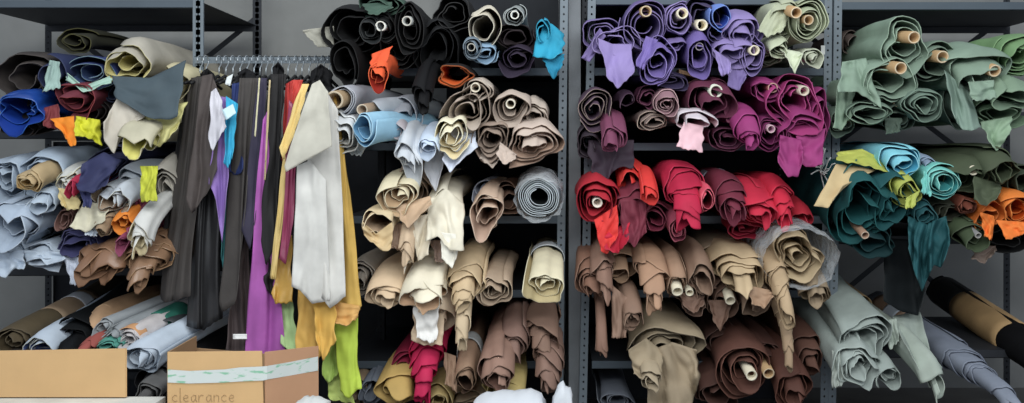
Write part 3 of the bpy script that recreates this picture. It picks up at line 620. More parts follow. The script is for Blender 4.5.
roll(22, 106, 22, 13, (20, 62, 150), 'shiny bright blue crumpled hide at the far left', yf=-.26, turns=3, lob=.3, rough=.3, rag=.03, flare=2.4, crum=4, spec=.7, rim=(60, 120, 210), inner=(20, 50, 130))
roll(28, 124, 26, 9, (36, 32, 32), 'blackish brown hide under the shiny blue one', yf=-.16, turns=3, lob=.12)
roll(74, 98, 18, 13, (110, 44, 56), 'maroon folded roll above the orange flap', yf=-.26, turns=3, lob=.14, phi=16, rim=(150, 64, 60))
tag(sheet('leather_hide', [(44, 108), (58, 104)], [(44, 126), (60, 130)], -.26, -.3, (120, 46, 50), amp=.015), 'maroon hide edge left of the orange flap', 'leather hide')
tag(sheet('leather_hide', [(50, 119), (74, 116)], [(64, 134), (70, 146), (76, 145)], -.3, -.34, (238, 130, 26), folds=1.2, amp=.015), 'bright orange hide flap on the upper left shelf', 'leather hide')
tag(sheet('leather_hide', [(76, 116), (100, 120)], [(74, 136), (88, 138), (102, 146)], -.28, -.34, (206, 206, 40), folds=4, amp=.03), 'crinkled acid yellow hide between the orange and beige flaps', 'leather hide')
roll(90, 112, 14, 12, (44, 38, 40), 'black hide above the acid yellow one', yf=-.14, turns=2.6)
roll(170, 88, 17, 22, (196, 186, 146), 'pale yellow and cream hide heap right of the slate flap', yf=-.16, turns=3, lob=.18, rag=.06)
roll(112, 92, 8, 10, (40, 48, 76), 'small dark blue hide end beneath the thick taupe roll', yf=-.14, turns=2)
tag(sheet('leather_hide', [(112, 76), (150, 78), (186, 60)], [(116, 98), (146, 117), (172, 120), (178, 116)], -.28, -.36, (62, 76, 84), folds=1, amp=.02), 'slate grey hide draped under the thick taupe roll', 'leather hide')
tag(sheet('leather_hide', [(118, 96), (146, 116)], [(104, 122), (104, 140), (114, 154), (120, 130)], -.32, -.38, (186, 178, 164), folds=1, amp=.015), 'light beige hide corner hanging left of the crinkled cream one', 'leather hide')
roll(141, 137, 19, 13, (182, 176, 150), 'cream hide curled around itself over the second left shelf', yf=-.36, turns=2.6, lob=.2, phi=20, rag=.06, inner=(200, 194, 110), rim=(214, 208, 180))
tag(sheet('leather_hide', [(142, 112), (188, 102)], [(146, 140), (160, 147), (178, 128)], -.28, -.34, (206, 200, 128), folds=3.5, amp=.03), 'crinkled pale yellow hide beside the hanging dark hides', 'leather hide')

GROUP[0] = 'mixed leather rolls on the middle shelf of the far left unit'
CRUMPLE[:] = [2.0, 1.2]
PB = (166, 182, 200)
roll(30, 180, 12, 10, (186, 160, 118), 'tan ended roll wrapped in pale blue at the upper left of the middle shelf', yf=-.34, turns=3, r0=.3, phi=20, rim=(214, 190, 140), inner=(176, 142, 92), lob=.14)
roll(44, 172, 24, 18, (172, 190, 210), 'wide pale blue roll behind the tan ended one', yf=-.2, turns=3, phi=16, lob=.08)
roll(6, 176, 15, 22, PB, 'pale blue hide at the left edge of the photo above the spiral', yf=-.2, turns=3, lob=.12)
roll(14, 224, 20, 22, (170, 186, 206), 'pale blue roll with large crumpled spiral at the left edge', yf=-.34, turns=4.5, lob=.16, rag=.05, rim=(206, 214, 224), flare=1.6)
roll(44, 198, 12, 9, (168, 184, 202), 'small pale blue spiral below the tan ended roll', yf=-.3, turns=3.5, rim=(206, 214, 220))
roll(8, 250, 18, 12, (178, 192, 208), 'pale blue folded hide hanging below the large spiral', yf=-.26, turns=3, lob=.2, phi=20, flaps=[
    dict(top=[(-8, 252), (24, 250)], bot=[(-6, 274), (6, 278), (12, 270), (24, 268)], y0=-.28, y1=-.34, folds=2, amp=.02)])
roll(44, 253, 22, 8, (176, 190, 206), 'long pale blue folded edge above the dark gap', yf=-.26, turns=3, lob=.2, flaps=[dict(top=[(24, 250), (66, 252)], bot=[(26, 262), (40, 258), (48, 266), (64, 260)], y0=-.28, y1=-.31, folds=3, amp=.015)])
tag(sheet('leather_hide', [(64, 254), (80, 256)], [(70, 284), (80, 286)], -.28, -.31, (190, 198, 214), folds=1, amp=.012), 'narrow pale blue strip hanging below the middle left shelf', 'leather hide')
roll(68, 184, 12, 16, (196, 198, 194), 'white grey roll with cream rims in the middle of the left unit', yf=-.3, turns=3, lob=.14, rim=(222, 208, 150), phi=16, flaps=[
    dict(top=[(58, 188), (76, 190)], bot=[(60, 204), (68, 210), (80, 208)], y0=-.32, y1=-.34, col=(210, 190, 130), amp=.01)])
tag(sheet('leather_hide', [(82, 164), (104, 152), (122, 160)], [(76, 190), (90, 194), (106, 184)], -.32, -.4, (46, 50, 88), folds=1.5, amp=.025), 'navy hide draped over the pale rolls', 'leather hide')
tag(sheet('leather_hide', [(78, 184), (92, 184)], [(84, 206), (90, 208)], -.38, -.41, (52, 56, 100), folds=.8, amp=.01), 'small navy tail hanging from the draped navy hide', 'leather hide')
roll(74, 186, 4, 9, (176, 34, 64), 'thin crimson roll end left of the navy drape', yf=-.36, turns=2)
roll(110, 163, 20, 13, (60, 62, 96), 'dim navy roll deep behind the draped navy hide', yf=-.1, turns=3)
roll(113, 197, 16, 15, (184, 192, 202), 'pale grey blue roll with folded spiral in the middle', yf=-.34, turns=3.6, lob=.18, phi=14, rim=(214, 210, 190), inner=(150, 130, 110), rag=.05)
tag(sheet('leather_hide', [(84, 200), (108, 206)], [(70, 226), (86, 232), (106, 220)], -.32, -.38, (206, 200, 174), folds=1.4, amp=.02), 'cream white hide tip pointing left under the grey blue roll', 'leather hide')
roll(104, 225, 8, 9, (150, 124, 96), 'small tan roll with dark hollow below the grey blue roll', yf=-.36, turns=3, r0=.4)
tag(sheet('leather_hide', [(84, 226), (98, 228)], [(86, 234), (96, 237)], -.34, -.36, (190, 200, 214), amp=.008), 'little pale blue hide tip beside the small tan roll', 'leather hide')
roll(127, 208, 12, 10, (118, 42, 66), 'maroon hide above the small orange one', yf=-.28, turns=2.6, phi=14)
roll(124, 219, 9, 9, (238, 130, 40), 'small orange roll end in the middle of the left unit', yf=-.34, turns=2.4, phi=14, lob=.12)
roll(130, 183, 14, 14, (178, 188, 200), 'pale blue hide body left of the yellow green flap', yf=-.18, turns=2.6, phi=20)
tag(sheet('leather_hide', [(140, 166), (158, 166)], [(140, 202), (150, 200), (156, 202)], -.34, -.4, (190, 196, 52), folds=2, amp=.02), 'yellow green hide draped over the left middle shelf', 'leather hide')
roll(140, 234, 11, 10, (204, 204, 200), 'white grey roll hanging with a curled end', yf=-.42, turns=3, phi=46, oh=.4, cone=.06, lob=.1, rim=(220, 206, 160), inner=(190, 176, 140))
roll(167, 192, 13, 22, (176, 170, 158), 'light beige tall hide beside the hanging dark hides', yf=-.2, turns=2.6, phi=40, lob=.08)
roll(80, 243, 20, 12, (58, 58, 100), 'dusky navy roll under the cream white tip', yf=-.26, turns=3, lob=.12)
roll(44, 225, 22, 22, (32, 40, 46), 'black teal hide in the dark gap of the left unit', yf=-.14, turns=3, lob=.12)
roll(66, 218, 6, 9, (130, 92, 84), 'small dull brown roll end beside the black teal hide', yf=-.24, turns=2)
roll(106, 252, 20, 12, (134, 96, 70), 'brown metallic folded hide below the dusky navy roll', yf=-.3, turns=3.4, lob=.24, rough=.38, spec=.6, rag=.07, flare=2, rim=(180, 140, 100))
roll(140, 272, 17, 12, (142, 106, 78), 'bronze brown roll with jagged shiny layers hanging lowest', yf=-.4, turns=4.5, phi=42, oh=.34, cone=.1, lob=.14, rough=.36, spec=.6, rag=.07, rim=(190, 156, 112), flare=1.8)
roll(123, 240, 5, 9, (140, 60, 90), 'small rose hide sliver above the bronze roll', yf=-.38, turns=1.5)
roll(150, 246, 15, 12, (120, 88, 64), 'brown crinkled hide above the bronze roll', yf=-.24, turns=3, lob=.2, rag=.06, rough=.4)

CRUMPLE[:] = [0, 0]
GROUP[0] = 'leather rolls on the lowest shelf of the far left unit'
roll(13, 341, 15, 13, (82, 70, 50), 'olive brown paper wrapped roll sloping back at the lower left', yf=-.36, turns=3, lob=.03, L=.95, tilt=8, yaw=2, sleeve=[(.25, .55, (150, 128, 104), 1.03, 'paper_band'), (.42, .5, (206, 210, 216), 1.06, 'paper_label')])
roll(41, 346, 14, 12, (184, 198, 214), 'pale blue roll with cream and navy layers behind the carton', yf=-.38, turns=4, r0=.3, rim=(214, 206, 170), inner=(88, 104, 150), tilt=8, L=.95)
roll(76, 340, 20, 20, (22, 24, 26), 'matt black hide lying over the lower left rolls', yf=-.3, turns=2.6, tilt=12, spec=.05, rim=(34, 34, 36), L=.9)
tag(sheet('leather_hide', [(88, 296), (124, 292)], [(55, 354), (70, 352), (86, 354)], .2, -.5, (20, 21, 23), folds=2, amp=.03, spec=.06, rim=(24, 24, 24)), 'matt black hide tongue reaching down to the carton edge', 'leather hide')
roll(98, 320, 15, 11, (190, 150, 112), 'tan crumpled hide behind the grey roll at lower left', yf=-.22, turns=3, lob=.24, rim=(216, 186, 150), rag=.06)
roll(100, 329, 9, 8, (150, 156, 160), 'smooth grey roll lying across the lower left shelf', yf=-.4, turns=3, r0=.4, tilt=8, yaw=16, L=.8, lob=.1)
roll(119, 331, 8, 7, (140, 146, 150), 'second grey roll just right of the smooth grey one', yf=-.38, turns=3, r0=.4, tilt=8, yaw=16, L=.75)
roll(91, 343, 8, 7, (156, 74, 66), 'small brick red roll behind the left carton', yf=-.42, turns=3, r0=.5, tilt=8, yaw=14, L=.6, inner=(80, 24, 30))
roll(108, 344, 11, 6, (76, 152, 136), 'small teal roll with a mustard strip behind the left carton', yf=-.42, turns=3, tilt=8, yaw=14, L=.7, sleeve=[(.1, .2, (206, 176, 96), 1.1, 'mustard_strip')])
roll(128, 338, 11, 10, (196, 190, 190), 'white grey roll with a teal green band', yf=-.4, turns=3, tilt=9, yaw=14, L=.8, sleeve=[(.18, .34, (50, 116, 100), 1.04, 'teal_band'), (.0, .05, (206, 154, 110), 1.04, 'tan_band')])
roll(142, 355, 16, 14, (186, 200, 216), 'pale blue roll with layered spiral between the two cartons', yf=-.44, turns=5, lob=.12, rim=(104, 120, 138), tilt=9, yaw=14, L=.7, flare=1.3)
roll(162, 335, 14, 12, (64, 68, 72), 'dark grey hide end above the second carton', yf=-.26, turns=2.6, lob=.14, tilt=8)
roll(160, 378, 20, 18, (38, 38, 42), 'blackish hide on the floor of the shelf between the cartons', yf=-.34, turns=3, lob=.12)
roll(145, 396, 12, 12, (96, 96, 96), 'dim grey crumpled hide low between the cartons', yf=-.5, turns=3, lob=.2)

# ================================================================ FAR RIGHT UNIT
GROUP[0] = 'sage green leather rolls on the upper shelf of the far right unit'
SG = (128, 152, 132); SG2 = (112, 134, 116); SGD = (74, 90, 78)
roll(905, 44, 23, 22, SG, 'sage roll with the highest cardboard tube in the right unit', yf=-.28, turns=3.4, lob=.2, r0=.3, rag=.06, tube=(.075, 6, KRAFT, (0, -7)), rim=(170, 190, 170))
roll(933, 62, 20, 18, SG2, 'sage roll with a tube right of the highest one', yf=-.22, turns=3, r0=.34, tube=(.075, 6, KRAFT, (0, -6)), lob=.1)
roll(888, 78, 24, 21, SG, 'sage roll with a tube and a wide curled rim at the left', yf=-.28, turns=3, r0=.3, lob=.12, tube=(.075, 6, KRAFT, (4, -11)), rag=.05, rim=(164, 184, 164), flaps=[
    dict(top=[(842, 62), (866, 58)], bot=[(838, 92), (858, 92), (882, 108)], y0=-.24, y1=-.32, folds=2, amp=.03)])
roll(862, 96, 22, 18, (120, 144, 122), 'broad ruffled sage hide at the left of the right unit', yf=-.2, turns=3, lob=.2, rag=.06, flaps=[
    dict(top=[(838, 84), (856, 90)], bot=[(833, 128), (842, 130), (850, 118)], y0=-.2, y1=-.26, folds=1.6, amp=.02)])
roll(924, 103, 18, 17, (104, 126, 112), 'sage spiral roll without a tube low in the middle', yf=-.32, turns=4.5, lob=.1, rim=(140, 162, 144))
roll(870, 113, 18, 11, (102, 124, 108), 'curled sage roll with a dark open end at lower left', yf=-.3, turns=2.4, r0=.4, lob=.1, rim=(150, 172, 150))
roll(896, 116, 18, 14, SGD, 'dim dark green roll beneath the tubed sage rolls', yf=-.2, turns=3, lob=.1, flaps=[dict(top=[(884, 118), (902, 118)], bot=[(886, 134), (900, 132)], y0=-.22, y1=-.25, amp=.01)], tube=(.02, 4, KRAFT, (-2, -14)))
roll(842, 120, 12, 12, (96, 116, 102), 'small sage roll end beside the steel post', yf=-.16, turns=3, lob=.1)
roll(976, 72, 28, 24, SG, 'large sage roll with a tube in the right half of the unit', yf=-.3, turns=4, lob=.16, r0=.24, rag=.07, tube=(.075, 6, KRAFT, (8, -5)), rim=(164, 184, 166), phi=18, flaps=[
    dict(top=[(944, 70), (970, 92)], bot=[(954, 118), (964, 131), (982, 128)], y0=-.3, y1=-.4, folds=2, amp=.03, col=(120, 144, 130)),
    dict(top=[(968, 82), (994, 80)], bot=[(972, 100), (984, 100), (996, 98)], y0=-.36, y1=-.42, folds=1, amp=.02)])
roll(1020, 55, 20, 20, (112, 150, 100), 'brighter green spiral roll at the right edge of the photo', yf=-.3, turns=5, lob=.04, rim=(160, 190, 146), L=1.0, sleeve=[(.75, .98, (56, 66, 48), 1.04, 'dark_end_wrap')])
roll(1012, 90, 20, 16, (124, 150, 124), 'folded sage green roll below the brighter green spiral', yf=-.34, turns=3, lob=.18, rag=.06, rim=(170, 196, 164))
roll(1000, 112, 22, 14, (110, 138, 108), 'sage hide with a large hanging corner under the folded roll', yf=-.3, turns=2.6, lob=.14, flaps=[
    dict(top=[(980, 122), (1012, 116)], bot=[(988, 138), (996, 152), (1010, 134)], y0=-.32, y1=-.36, amp=.02, col=(136, 164, 134))])
roll(962, 104, 14, 18, (84, 104, 92), 'dark sage roll between the spiral and the large tubed one', yf=-.14, turns=3, lob=.1)
roll(852, 42, 11, 10, (92, 78, 72), 'dim brown roll end deep behind the steel post', yf=.15, turns=2, r0=.5, L=.5)

GROUP[0] = 'teal, aqua, olive and orange leather rolls on the middle shelf of the far right unit'
TE = (26, 82, 84); OL = (70, 80, 58)
roll(902, 161, 18, 14, (122, 204, 222), 'pale aqua spiral roll lying on top', yf=-.34, turns=4, lob=.06, rim=(176, 228, 236), inner=(70, 150, 180), phi=12)
roll(944, 182, 18, 15, (112, 200, 190), 'turquoise green spiral roll right of the pale aqua one', yf=-.36, turns=4, r0=.3, lob=.05, rim=(170, 226, 214), inner=(50, 120, 122), flaps=[
    dict(top=[(924, 170), (930, 178)], bot=[(921, 192), (930, 196)], y0=-.36, y1=-.38, amp=.01)])
roll(927, 163, 7, 8, (130, 150, 176), 'little grey blue roll between the two aqua ones', yf=-.28, turns=2.5, r0=.4)
roll(905, 190, 14, 14, (170, 180, 78), 'lime olive roll tucked under the pale aqua one', yf=-.36, turns=3.4, lob=.12, phi=20, rim=(200, 206, 110), flaps=[
    dict(top=[(906, 198), (920, 190)], bot=[(906, 208), (914, 208)], y0=-.38, y1=-.4, amp=.01)])
tag(sheet('leather_hide', [(838, 152), (862, 149), (880, 158)], [(836, 160), (858, 164), (888, 172)], -.24, -.34, (176, 182, 76), folds=2.5, amp=.02), 'lime green crumpled hide lying over the tan paper', 'leather hide')
tag(sheet('leather_hide', [(836, 164), (856, 166), (876, 170)], [(814, 206), (828, 208), (842, 186)], -.3, -.38, (196, 170, 122), folds=.6, amp=.01, side=1), 'tan paper like sheet pointing down beside the post', 'leather hide')
roll(862, 206, 28, 32, TE, 'huge dark teal roll with a small tube low in it', yf=-.3, turns=4, lob=.16, rag=.07, phi=18, tube=(.02, 4, (150, 120, 100), (0, 26)), rim=(44, 108, 108), flare=1.6)
roll(891, 204, 19, 28, (24, 76, 80), 'dark teal roll with long oval folds right of the huge one', yf=-.34, turns=4, lob=.12, phi=22, rag=.05, rim=(50, 112, 112))
roll(924, 213, 11, 11, (24, 72, 78), 'small dark teal spiral above the hanging teal drape', yf=-.36, turns=3.4, r0=.3, phi=16, flaps=[
    dict(top=[(908, 216), (926, 224), (946, 216)], bot=[(908, 248), (915, 274), (922, 292), (927, 280), (934, 264), (941, 268), (950, 246)], y0=-.36, y1=-.42, folds=6, amp=.05, na=40, col=(24, 76, 82), nb=26)])
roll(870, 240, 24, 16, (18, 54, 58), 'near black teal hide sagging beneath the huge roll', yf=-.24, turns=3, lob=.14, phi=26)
roll(966, 174, 20, 17, OL, 'olive roll with a cream tube', yf=-.3, turns=3.4, r0=.3, tube=(.04, 5, PAPER, (1, -6)), rim=(104, 114, 88), rag=.05)
roll(998, 168, 21, 19, (72, 82, 60), 'olive spiral roll with a hanging fold left of the orange one', yf=-.34, turns=4, lob=.12, rag=.05, rim=(106, 116, 90), flaps=[
    dict(top=[(974, 176), (1000, 184)], bot=[(974, 200), (986, 206), (1000, 194)], y0=-.34, y1=-.4, folds=1.4, amp=.02)])
roll(1024, 182, 15, 15, (56, 66, 50), 'dark olive roll at the right edge above the orange one', yf=-.3, turns=3, lob=.1)
roll(952, 212, 18, 14, (60, 62, 50), 'dark olive brown roll beneath the olive tube roll', yf=-.26, turns=3, lob=.1)
roll(967, 206, 8, 8, (120, 60, 44), 'tiny rust brown roll between the olive rolls', yf=-.32, turns=2.4, r0=.4)
roll(974, 236, 15, 13, (62, 76, 52), 'dark green roll with a grey tube left of the orange flap', yf=-.34, turns=3, phi=20, r0=.3, tube=(.02, 3, (130, 130, 130), (0, -4)))
roll(1020, 208, 18, 17, (236, 122, 42), 'bright orange spiral roll at the right edge', yf=-.36, turns=4.5, lob=.06, rim=(250, 160, 90), inner=(190, 76, 24), phi=10)
roll(990, 214, 14, 14, (226, 108, 36), 'orange folded hide with dark gaps left of the orange spiral', yf=-.34, turns=2.4, lob=.18, flaps=[
    dict(top=[(980, 212), (994, 216)], bot=[(984, 236), (992, 240)], y0=-.36, y1=-.38, amp=.012, col=(240, 118, 40)),
    dict(top=[(996, 220), (1024, 222)], bot=[(1006, 240), (1030, 232)], y0=-.38, y1=-.42, amp=.015, col=(238, 116, 40))])
roll(1006, 238, 22, 12, (24, 24, 24), 'black hide beneath the orange flap', yf=-.2, turns=3)
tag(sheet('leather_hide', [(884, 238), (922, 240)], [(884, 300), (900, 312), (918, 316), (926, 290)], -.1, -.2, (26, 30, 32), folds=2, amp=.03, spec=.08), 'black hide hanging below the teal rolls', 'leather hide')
tag(sheet('leather_hide', [(972, 246), (996, 246)], [(973, 258), (984, 264), (996, 252)], -.24, -.28, (128, 110, 98), amp=.012), 'small beige hide corner under the dark green roll', 'leather hide')

GROUP[0] = 'leather rolls on the lowest shelf of the far right unit'
SL = (156, 168, 160)
roll(857, 364, 19, 18, (160, 172, 166), 'pale sage spiral roll at the lower left of the right unit', yf=-.38, turns=5, lob=.14, rag=.06, rim=(196, 206, 198), tilt=10, flare=1.5)
roll(866, 338, 24, 20, (148, 160, 154), 'pale sage folded roll above the spiral', yf=-.32, turns=4, lob=.14, rag=.06, rim=(186, 196, 188), tilt=10, phi=18)
roll(888, 371, 12, 11, (152, 164, 158), 'small pale sage roll with square folded end', yf=-.36, turns=3, lob=.2, rim=(190, 200, 192), tilt=10)
tag(sheet('leather_hide', [(832, 350), (846, 356)], [(832, 388), (842, 386)], -.34, -.38, (150, 158, 150), folds=1, amp=.015), 'narrow pale sage strip hanging beside the post', 'leather hide')
roll(931, 372, 12, 13, (160, 172, 160), 'long pale sage hide rolled round a kraft tube running back', yf=-.46, turns=3.4, tilt=8, yaw=-3, L=1.25, lob=.14, rag=.05, rim=(204, 212, 198), phi=26, oh=.3, cone=.04, sleeve=[(.72, 1.1, (180, 152, 112), 1.12, 'kraft_wrap')], flaps=[
    dict(top=[(892, 316), (920, 312)], bot=[(908, 350), (930, 388), (936, 370)], y0=-.1, y1=-.46, folds=1.2, amp=.02, col=(152, 164, 154)),
    dict(top=[(882, 322), (896, 318)], bot=[(890, 350), (900, 340)], y0=-.2, y1=-.3, amp=.015)])
roll(1004, 392, 17, 15, (124, 132, 148), 'blue grey roll running back from the lower right corner', yf=-.5, turns=7, tilt=8, L=1.2, lob=.06, cone=.42, rag=.05, rim=(92, 98, 112), yaw=-3, sleeve=[(.82, 1.12, (150, 124, 104), 1.02, 'kraft_wrap'), (.86, .98, (200, 210, 222), 1.05, 'paper_label')])
roll(1062, 372, 20, 18, (22, 22, 24), 'black roll with a broad kraft band in its middle', yf=-.3, turns=3, tilt=9, L=1.15, spec=.06, sleeve=[(.38, .86, (182, 148, 104), 1.03, 'kraft_band'), (.86, 1.12, (20, 20, 22), 1.02, 'black_end')])

# ================================================================ HANGING HIDES
HG = 'hides hanging from the garment rail'
def hang(top, bot, y0, y1, col, label, **k):
    o = sheet('hanging_hide', top, bot, y0, y1, col, nb=30, na=26, **k); return tag(o, label, 'leather hide', HG)
hang([(190, 78), (206, 76)], [(160, 296), (164, 303), (176, 300), (190, 296)], -.2, -.28, (62, 58, 56), 'dark charcoal brown hide hanging at the far left end of the rail', folds=3, amp=.016, yr=-.06)
hang([(186, 84), (198, 82)], [(160, 258), (170, 262), (180, 270)], -.12, -.16, (44, 44, 46), 'near black hide behind the leftmost charcoal one', folds=3, amp=.016)
hang([(200, 90), (216, 88)], [(188, 326), (204, 330), (222, 318)], -.18, -.26, (38, 38, 40), 'shiny black leather hide hanging third from the left', folds=3, amp=.02, rough=.4, spec=.5)
hang([(202, 76), (212, 74), (220, 96)], [(186, 200), (192, 214), (210, 188), (216, 170)], -.26, -.34, (72, 64, 62), 'greyish brown hide overlapping the shiny black one', folds=2, amp=.02)
hang([(211, 92), (216, 88), (222, 100)], [(210, 148), (213, 150), (226, 126)], -.34, -.38, (196, 194, 204), 'pale lilac grey hide corner folded over the purple one', folds=.7, amp=.01)
hang([(217, 96), (230, 98)], [(209, 184), (216, 200), (222, 244), (227, 190)], -.3, -.34, (136, 104, 180), 'lavender purple hide hanging beside the cyan one', folds=1.3, amp=.015)
hang([(226, 96), (238, 104)], [(224, 162), (228, 168), (232, 158)], -.32, -.36, (40, 166, 212), 'bright cyan hide hanging on the rail', folds=1, amp=.015)
tag(sheet('paper_tag', [(222, 110), (233, 104)], [(226, 120), (236, 113)], -.38, -.39, (190, 222, 232), folds=.5, amp=.003, side=0, na=4, nb=4), 'pale blue tag clipped on the cyan hide', 'tag')
hang([(226, 160), (232, 160)], [(220, 250), (228, 300)], -.22, -.26, (40, 108, 112), 'narrow teal hide edge low behind the lavender one', folds=1, amp=.01)
hang([(232, 84), (242, 82)], [(226, 168), (236, 176), (244, 170)], -.26, -.3, (36, 50, 104), 'deep navy blue hide next to the cyan one', folds=1.5, amp=.015)
hang([(240, 78), (258, 78)], [(218, 302), (222, 312), (236, 304), (246, 200)], -.28, -.34, (64, 60, 58), 'wide dark brown hide hanging behind the tied white tag', folds=2.4, amp=.016)
hang([(236, 240), (250, 220)], [(226, 350), (238, 366), (247, 360)], -.24, -.26, (78, 66, 66), 'dull brown hide reaching down to the carton', folds=2, amp=.02)
hang([(258, 78), (267, 78)], [(241, 230), (250, 250), (262, 180)], -.31, -.34, (50, 46, 66), 'dark violet grey hide edged with a cream line', folds=1, amp=.012)
hang([(259, 78), (260, 78)], [(254.6, 136), (255.6, 137)], -.35, -.36, (206, 200, 160), 'thin cream hide edge on the rail', folds=.4, amp=.004, side=.5)
hang([(263, 120), (268, 110)], [(244, 356), (262, 366), (284, 352)], -.345, -.35, (172, 84, 172), 'long bright magenta purple hide hanging down to the carton', folds=2, amp=.02)
hang([(269, 80), (270.5, 80)], [(264, 180), (265.2, 180)], -.36, -.37, (196, 176, 130), 'thin gold edged hide left of the shaggy black one', folds=.4, amp=.004, side=.5)
hang([(271, 74), (286, 74)], [(262, 240), (266, 268), (274, 250), (280, 140)], -.34, -.38, (30, 29, 30), 'shaggy black hide hanging over the magenta purple one', folds=3.5, amp=.016, side=6)
hang([(262, 240), (280, 236)], [(266, 288), (276, 300), (286, 282)], -.32, -.35, (34, 30, 30), 'frayed black hide end low over the magenta purple hide', folds=3, amp=.02, side=5)
hang([(286, 84), (293, 80)], [(281, 160), (286, 160)], -.3, -.33, (190, 50, 46), 'red hide high on the rail behind the gold one', folds=1, amp=.01)
hang([(293, 80), (303, 80)], [(290, 120), (298, 110)], -.3, -.32, (196, 56, 48), 'second red hide high on the rail beside the white one', folds=1, amp=.01)
hang([(284, 150), (291, 150)], [(270, 278), (276, 280)], -.39, -.42, (214, 182, 104), 'long metallic gold strip hanging beside the white hide', folds=1, amp=.008, rough=.35, spec=.7, side=1)
hang([(289, 100), (299, 110)], [(280, 258), (286, 264), (293, 222)], -.4, -.43, (138, 42, 78), 'glittery maroon hide strip between gold and white', folds=1.5, amp=.012, rough=.4, spec=.6)
hang([(302, 84), (309, 84)], [(279, 148), (283, 160), (296, 130)], -.42, -.46, (222, 190, 112), 'light gold yellow hide corner left of the white one', folds=1, amp=.012)
hang([(284, 240), (292, 235)], [(271, 294), (276, 304), (292, 302)], -.36, -.4, (206, 156, 60), 'bronze gold hide corner low beside the white one', folds=1, amp=.01, rough=.4, spec=.6)
hang([(308, 96), (322, 84), (338, 110)], [(306, 286), (324, 300), (330, 309), (346, 296)], -.42, -.5, (196, 194, 188), 'large off white hide hanging at the front of the rail', folds=1.6, amp=.02, side=2)
hang([(312, 84), (320, 80), (328, 92)], [(284, 166), (286, 172), (332, 146)], -.53, -.55, (180, 177, 164), 'pale grey hide folded over the top of the off white one', folds=.8, amp=.01, side=1, curl=0)
hang([(297, 166), (310, 160), (326, 180)], [(292, 287), (300, 290), (312, 304), (330, 300)], -.47, -.52, (198, 197, 192), 'off white hide in front reaching to a pointed tip', folds=1.4, amp=.012, side=1)
hang([(322, 96), (336, 96), (344, 150)], [(326, 316), (352, 314), (362, 305)], -.34, -.42, (206, 164, 74), 'golden yellow hide behind the off white one', folds=1.4, amp=.02, side=2)
hang([(298, 284), (326, 290)], [(296, 350), (310, 362), (330, 352)], -.38, -.42, (216, 166, 76), 'golden yellow hide end hanging into the carton', folds=2, amp=.02)
hang([(312, 290), (334, 290)], [(316, 340), (323, 361), (336, 340)], -.46, -.5, (222, 170, 72), 'bright golden hide tip hanging in front of the carton edge', folds=1, amp=.015)
hang([(326, 300), (360, 306)], [(330, 322), (346, 326), (358, 318)], -.44, -.46, (212, 158, 84), 'ochre hide corner under the off white hide', folds=1, amp=.015)
hang([(276, 296), (292, 298)], [(282, 344), (290, 352), (298, 350)], -.34, -.38, (176, 210, 140), 'pale mint green hide hanging left of the golden ones', folds=1, amp=.012)
hang([(334, 322), (358, 316)], [(340, 392), (350, 398), (360, 388)], -.4, -.46, (182, 208, 64), 'bright lime green hide hanging lowest on the right', folds=1.4, amp=.015)
hang([(328, 316), (342, 330)], [(322, 376), (328, 384), (340, 372)], -.36, -.4, (158, 190, 84), 'darker lime green hide left of the bright lime one', folds=1.6, amp=.015)
hang([(326, 376), (342, 372)], [(330, 400), (356, 404)], -.36, -.4, (186, 206, 104), 'pale lime hide end beside the second carton', folds=1, amp=.01)
tag(sheet('paper_tag', [(227, 77), (233, 74)], [(225, 84), (230, 86)], -.4, -.4, (206, 214, 216), folds=.3, amp=.002, side=0, na=3, nb=3), 'small white tag tied to a hanger hook', 'tag')
tag(sheet('paper_tag', [(233, 334), (247, 334)], [(233, 339), (247, 339)], -.36, -.36, (228, 228, 226), folds=.3, amp=.001, side=0, na=3, nb=3), 'white strip label on the dull brown hide', 'tag')
# hangers on the rail
hm = mat('hanger_wire', (176, 184, 190), .35, .6); hb = mat('hanger_black', (26, 26, 28), .5)
HX = [200, 206, 219, 226, 233, 240, 247, 254, 260, 266, 272, 280, 288, 296, 302, 309, 316, 323, 329]
names = {200: 'leftmost wire hook on the garment rail', 329: 'rightmost wire hook on the garment rail, nearest the grey cardboard tube roll'}
for i, px in enumerate(HX):
    y = -.06; base = P(px, 76, y)
    h = empty('clothes_hanger', base)
    tag(h, names.get(px, 'wire hooked clothes hanger crowded with others on the steel rail'), 'hanger', 'clothes hangers on the garment rail')
    pts = []
    c = P(px, 61, y)
    for k in range(11):
        t = math.radians(200 - k * 25); pts.append(c + Vector((0, .03 * math.cos(t), .026 * math.sin(t) - .0)))
    pts = pts[::1] + [P(px, 68, y), P(px, 76, y)]
    MB().tube(pts, .0028, 6).build('hook', hm, h, base, True)
    sw = P(px, 76, y)
    arm = [sw + Vector((.006 * math.sin(k), -.17 + .34 * k / 8, -.05 * abs(k - 4) / 4)) for k in range(9)]
    MB().tube(arm, .008, 6).build('arm', hb, h, base, True)
for (px, py, w, hh, lb) in ((278, 74, 8, 12, 'black furry hide bunched on a hanger above the shaggy black hide'), (321, 78, 14, 14, 'black furry hide bunched on the rail above the off white one'), (207, 80, 10, 12, 'black hide bunched on the hangers at the left end of the rail'), (246, 78, 12, 10, 'dark hide bunched on the hangers in the middle of the rail')):
    tag(sheet('hanging_hide', [(px - w * .7, py - hh * .5), (px, py - hh), (px + w * .7, py - hh * .5)], [(px - w, py + hh), (px, py + hh * .8), (px + w, py + hh)], -.16, -.2, (24, 24, 26), folds=3, amp=.03, side=5, spec=.1), lb, 'leather hide', HG)

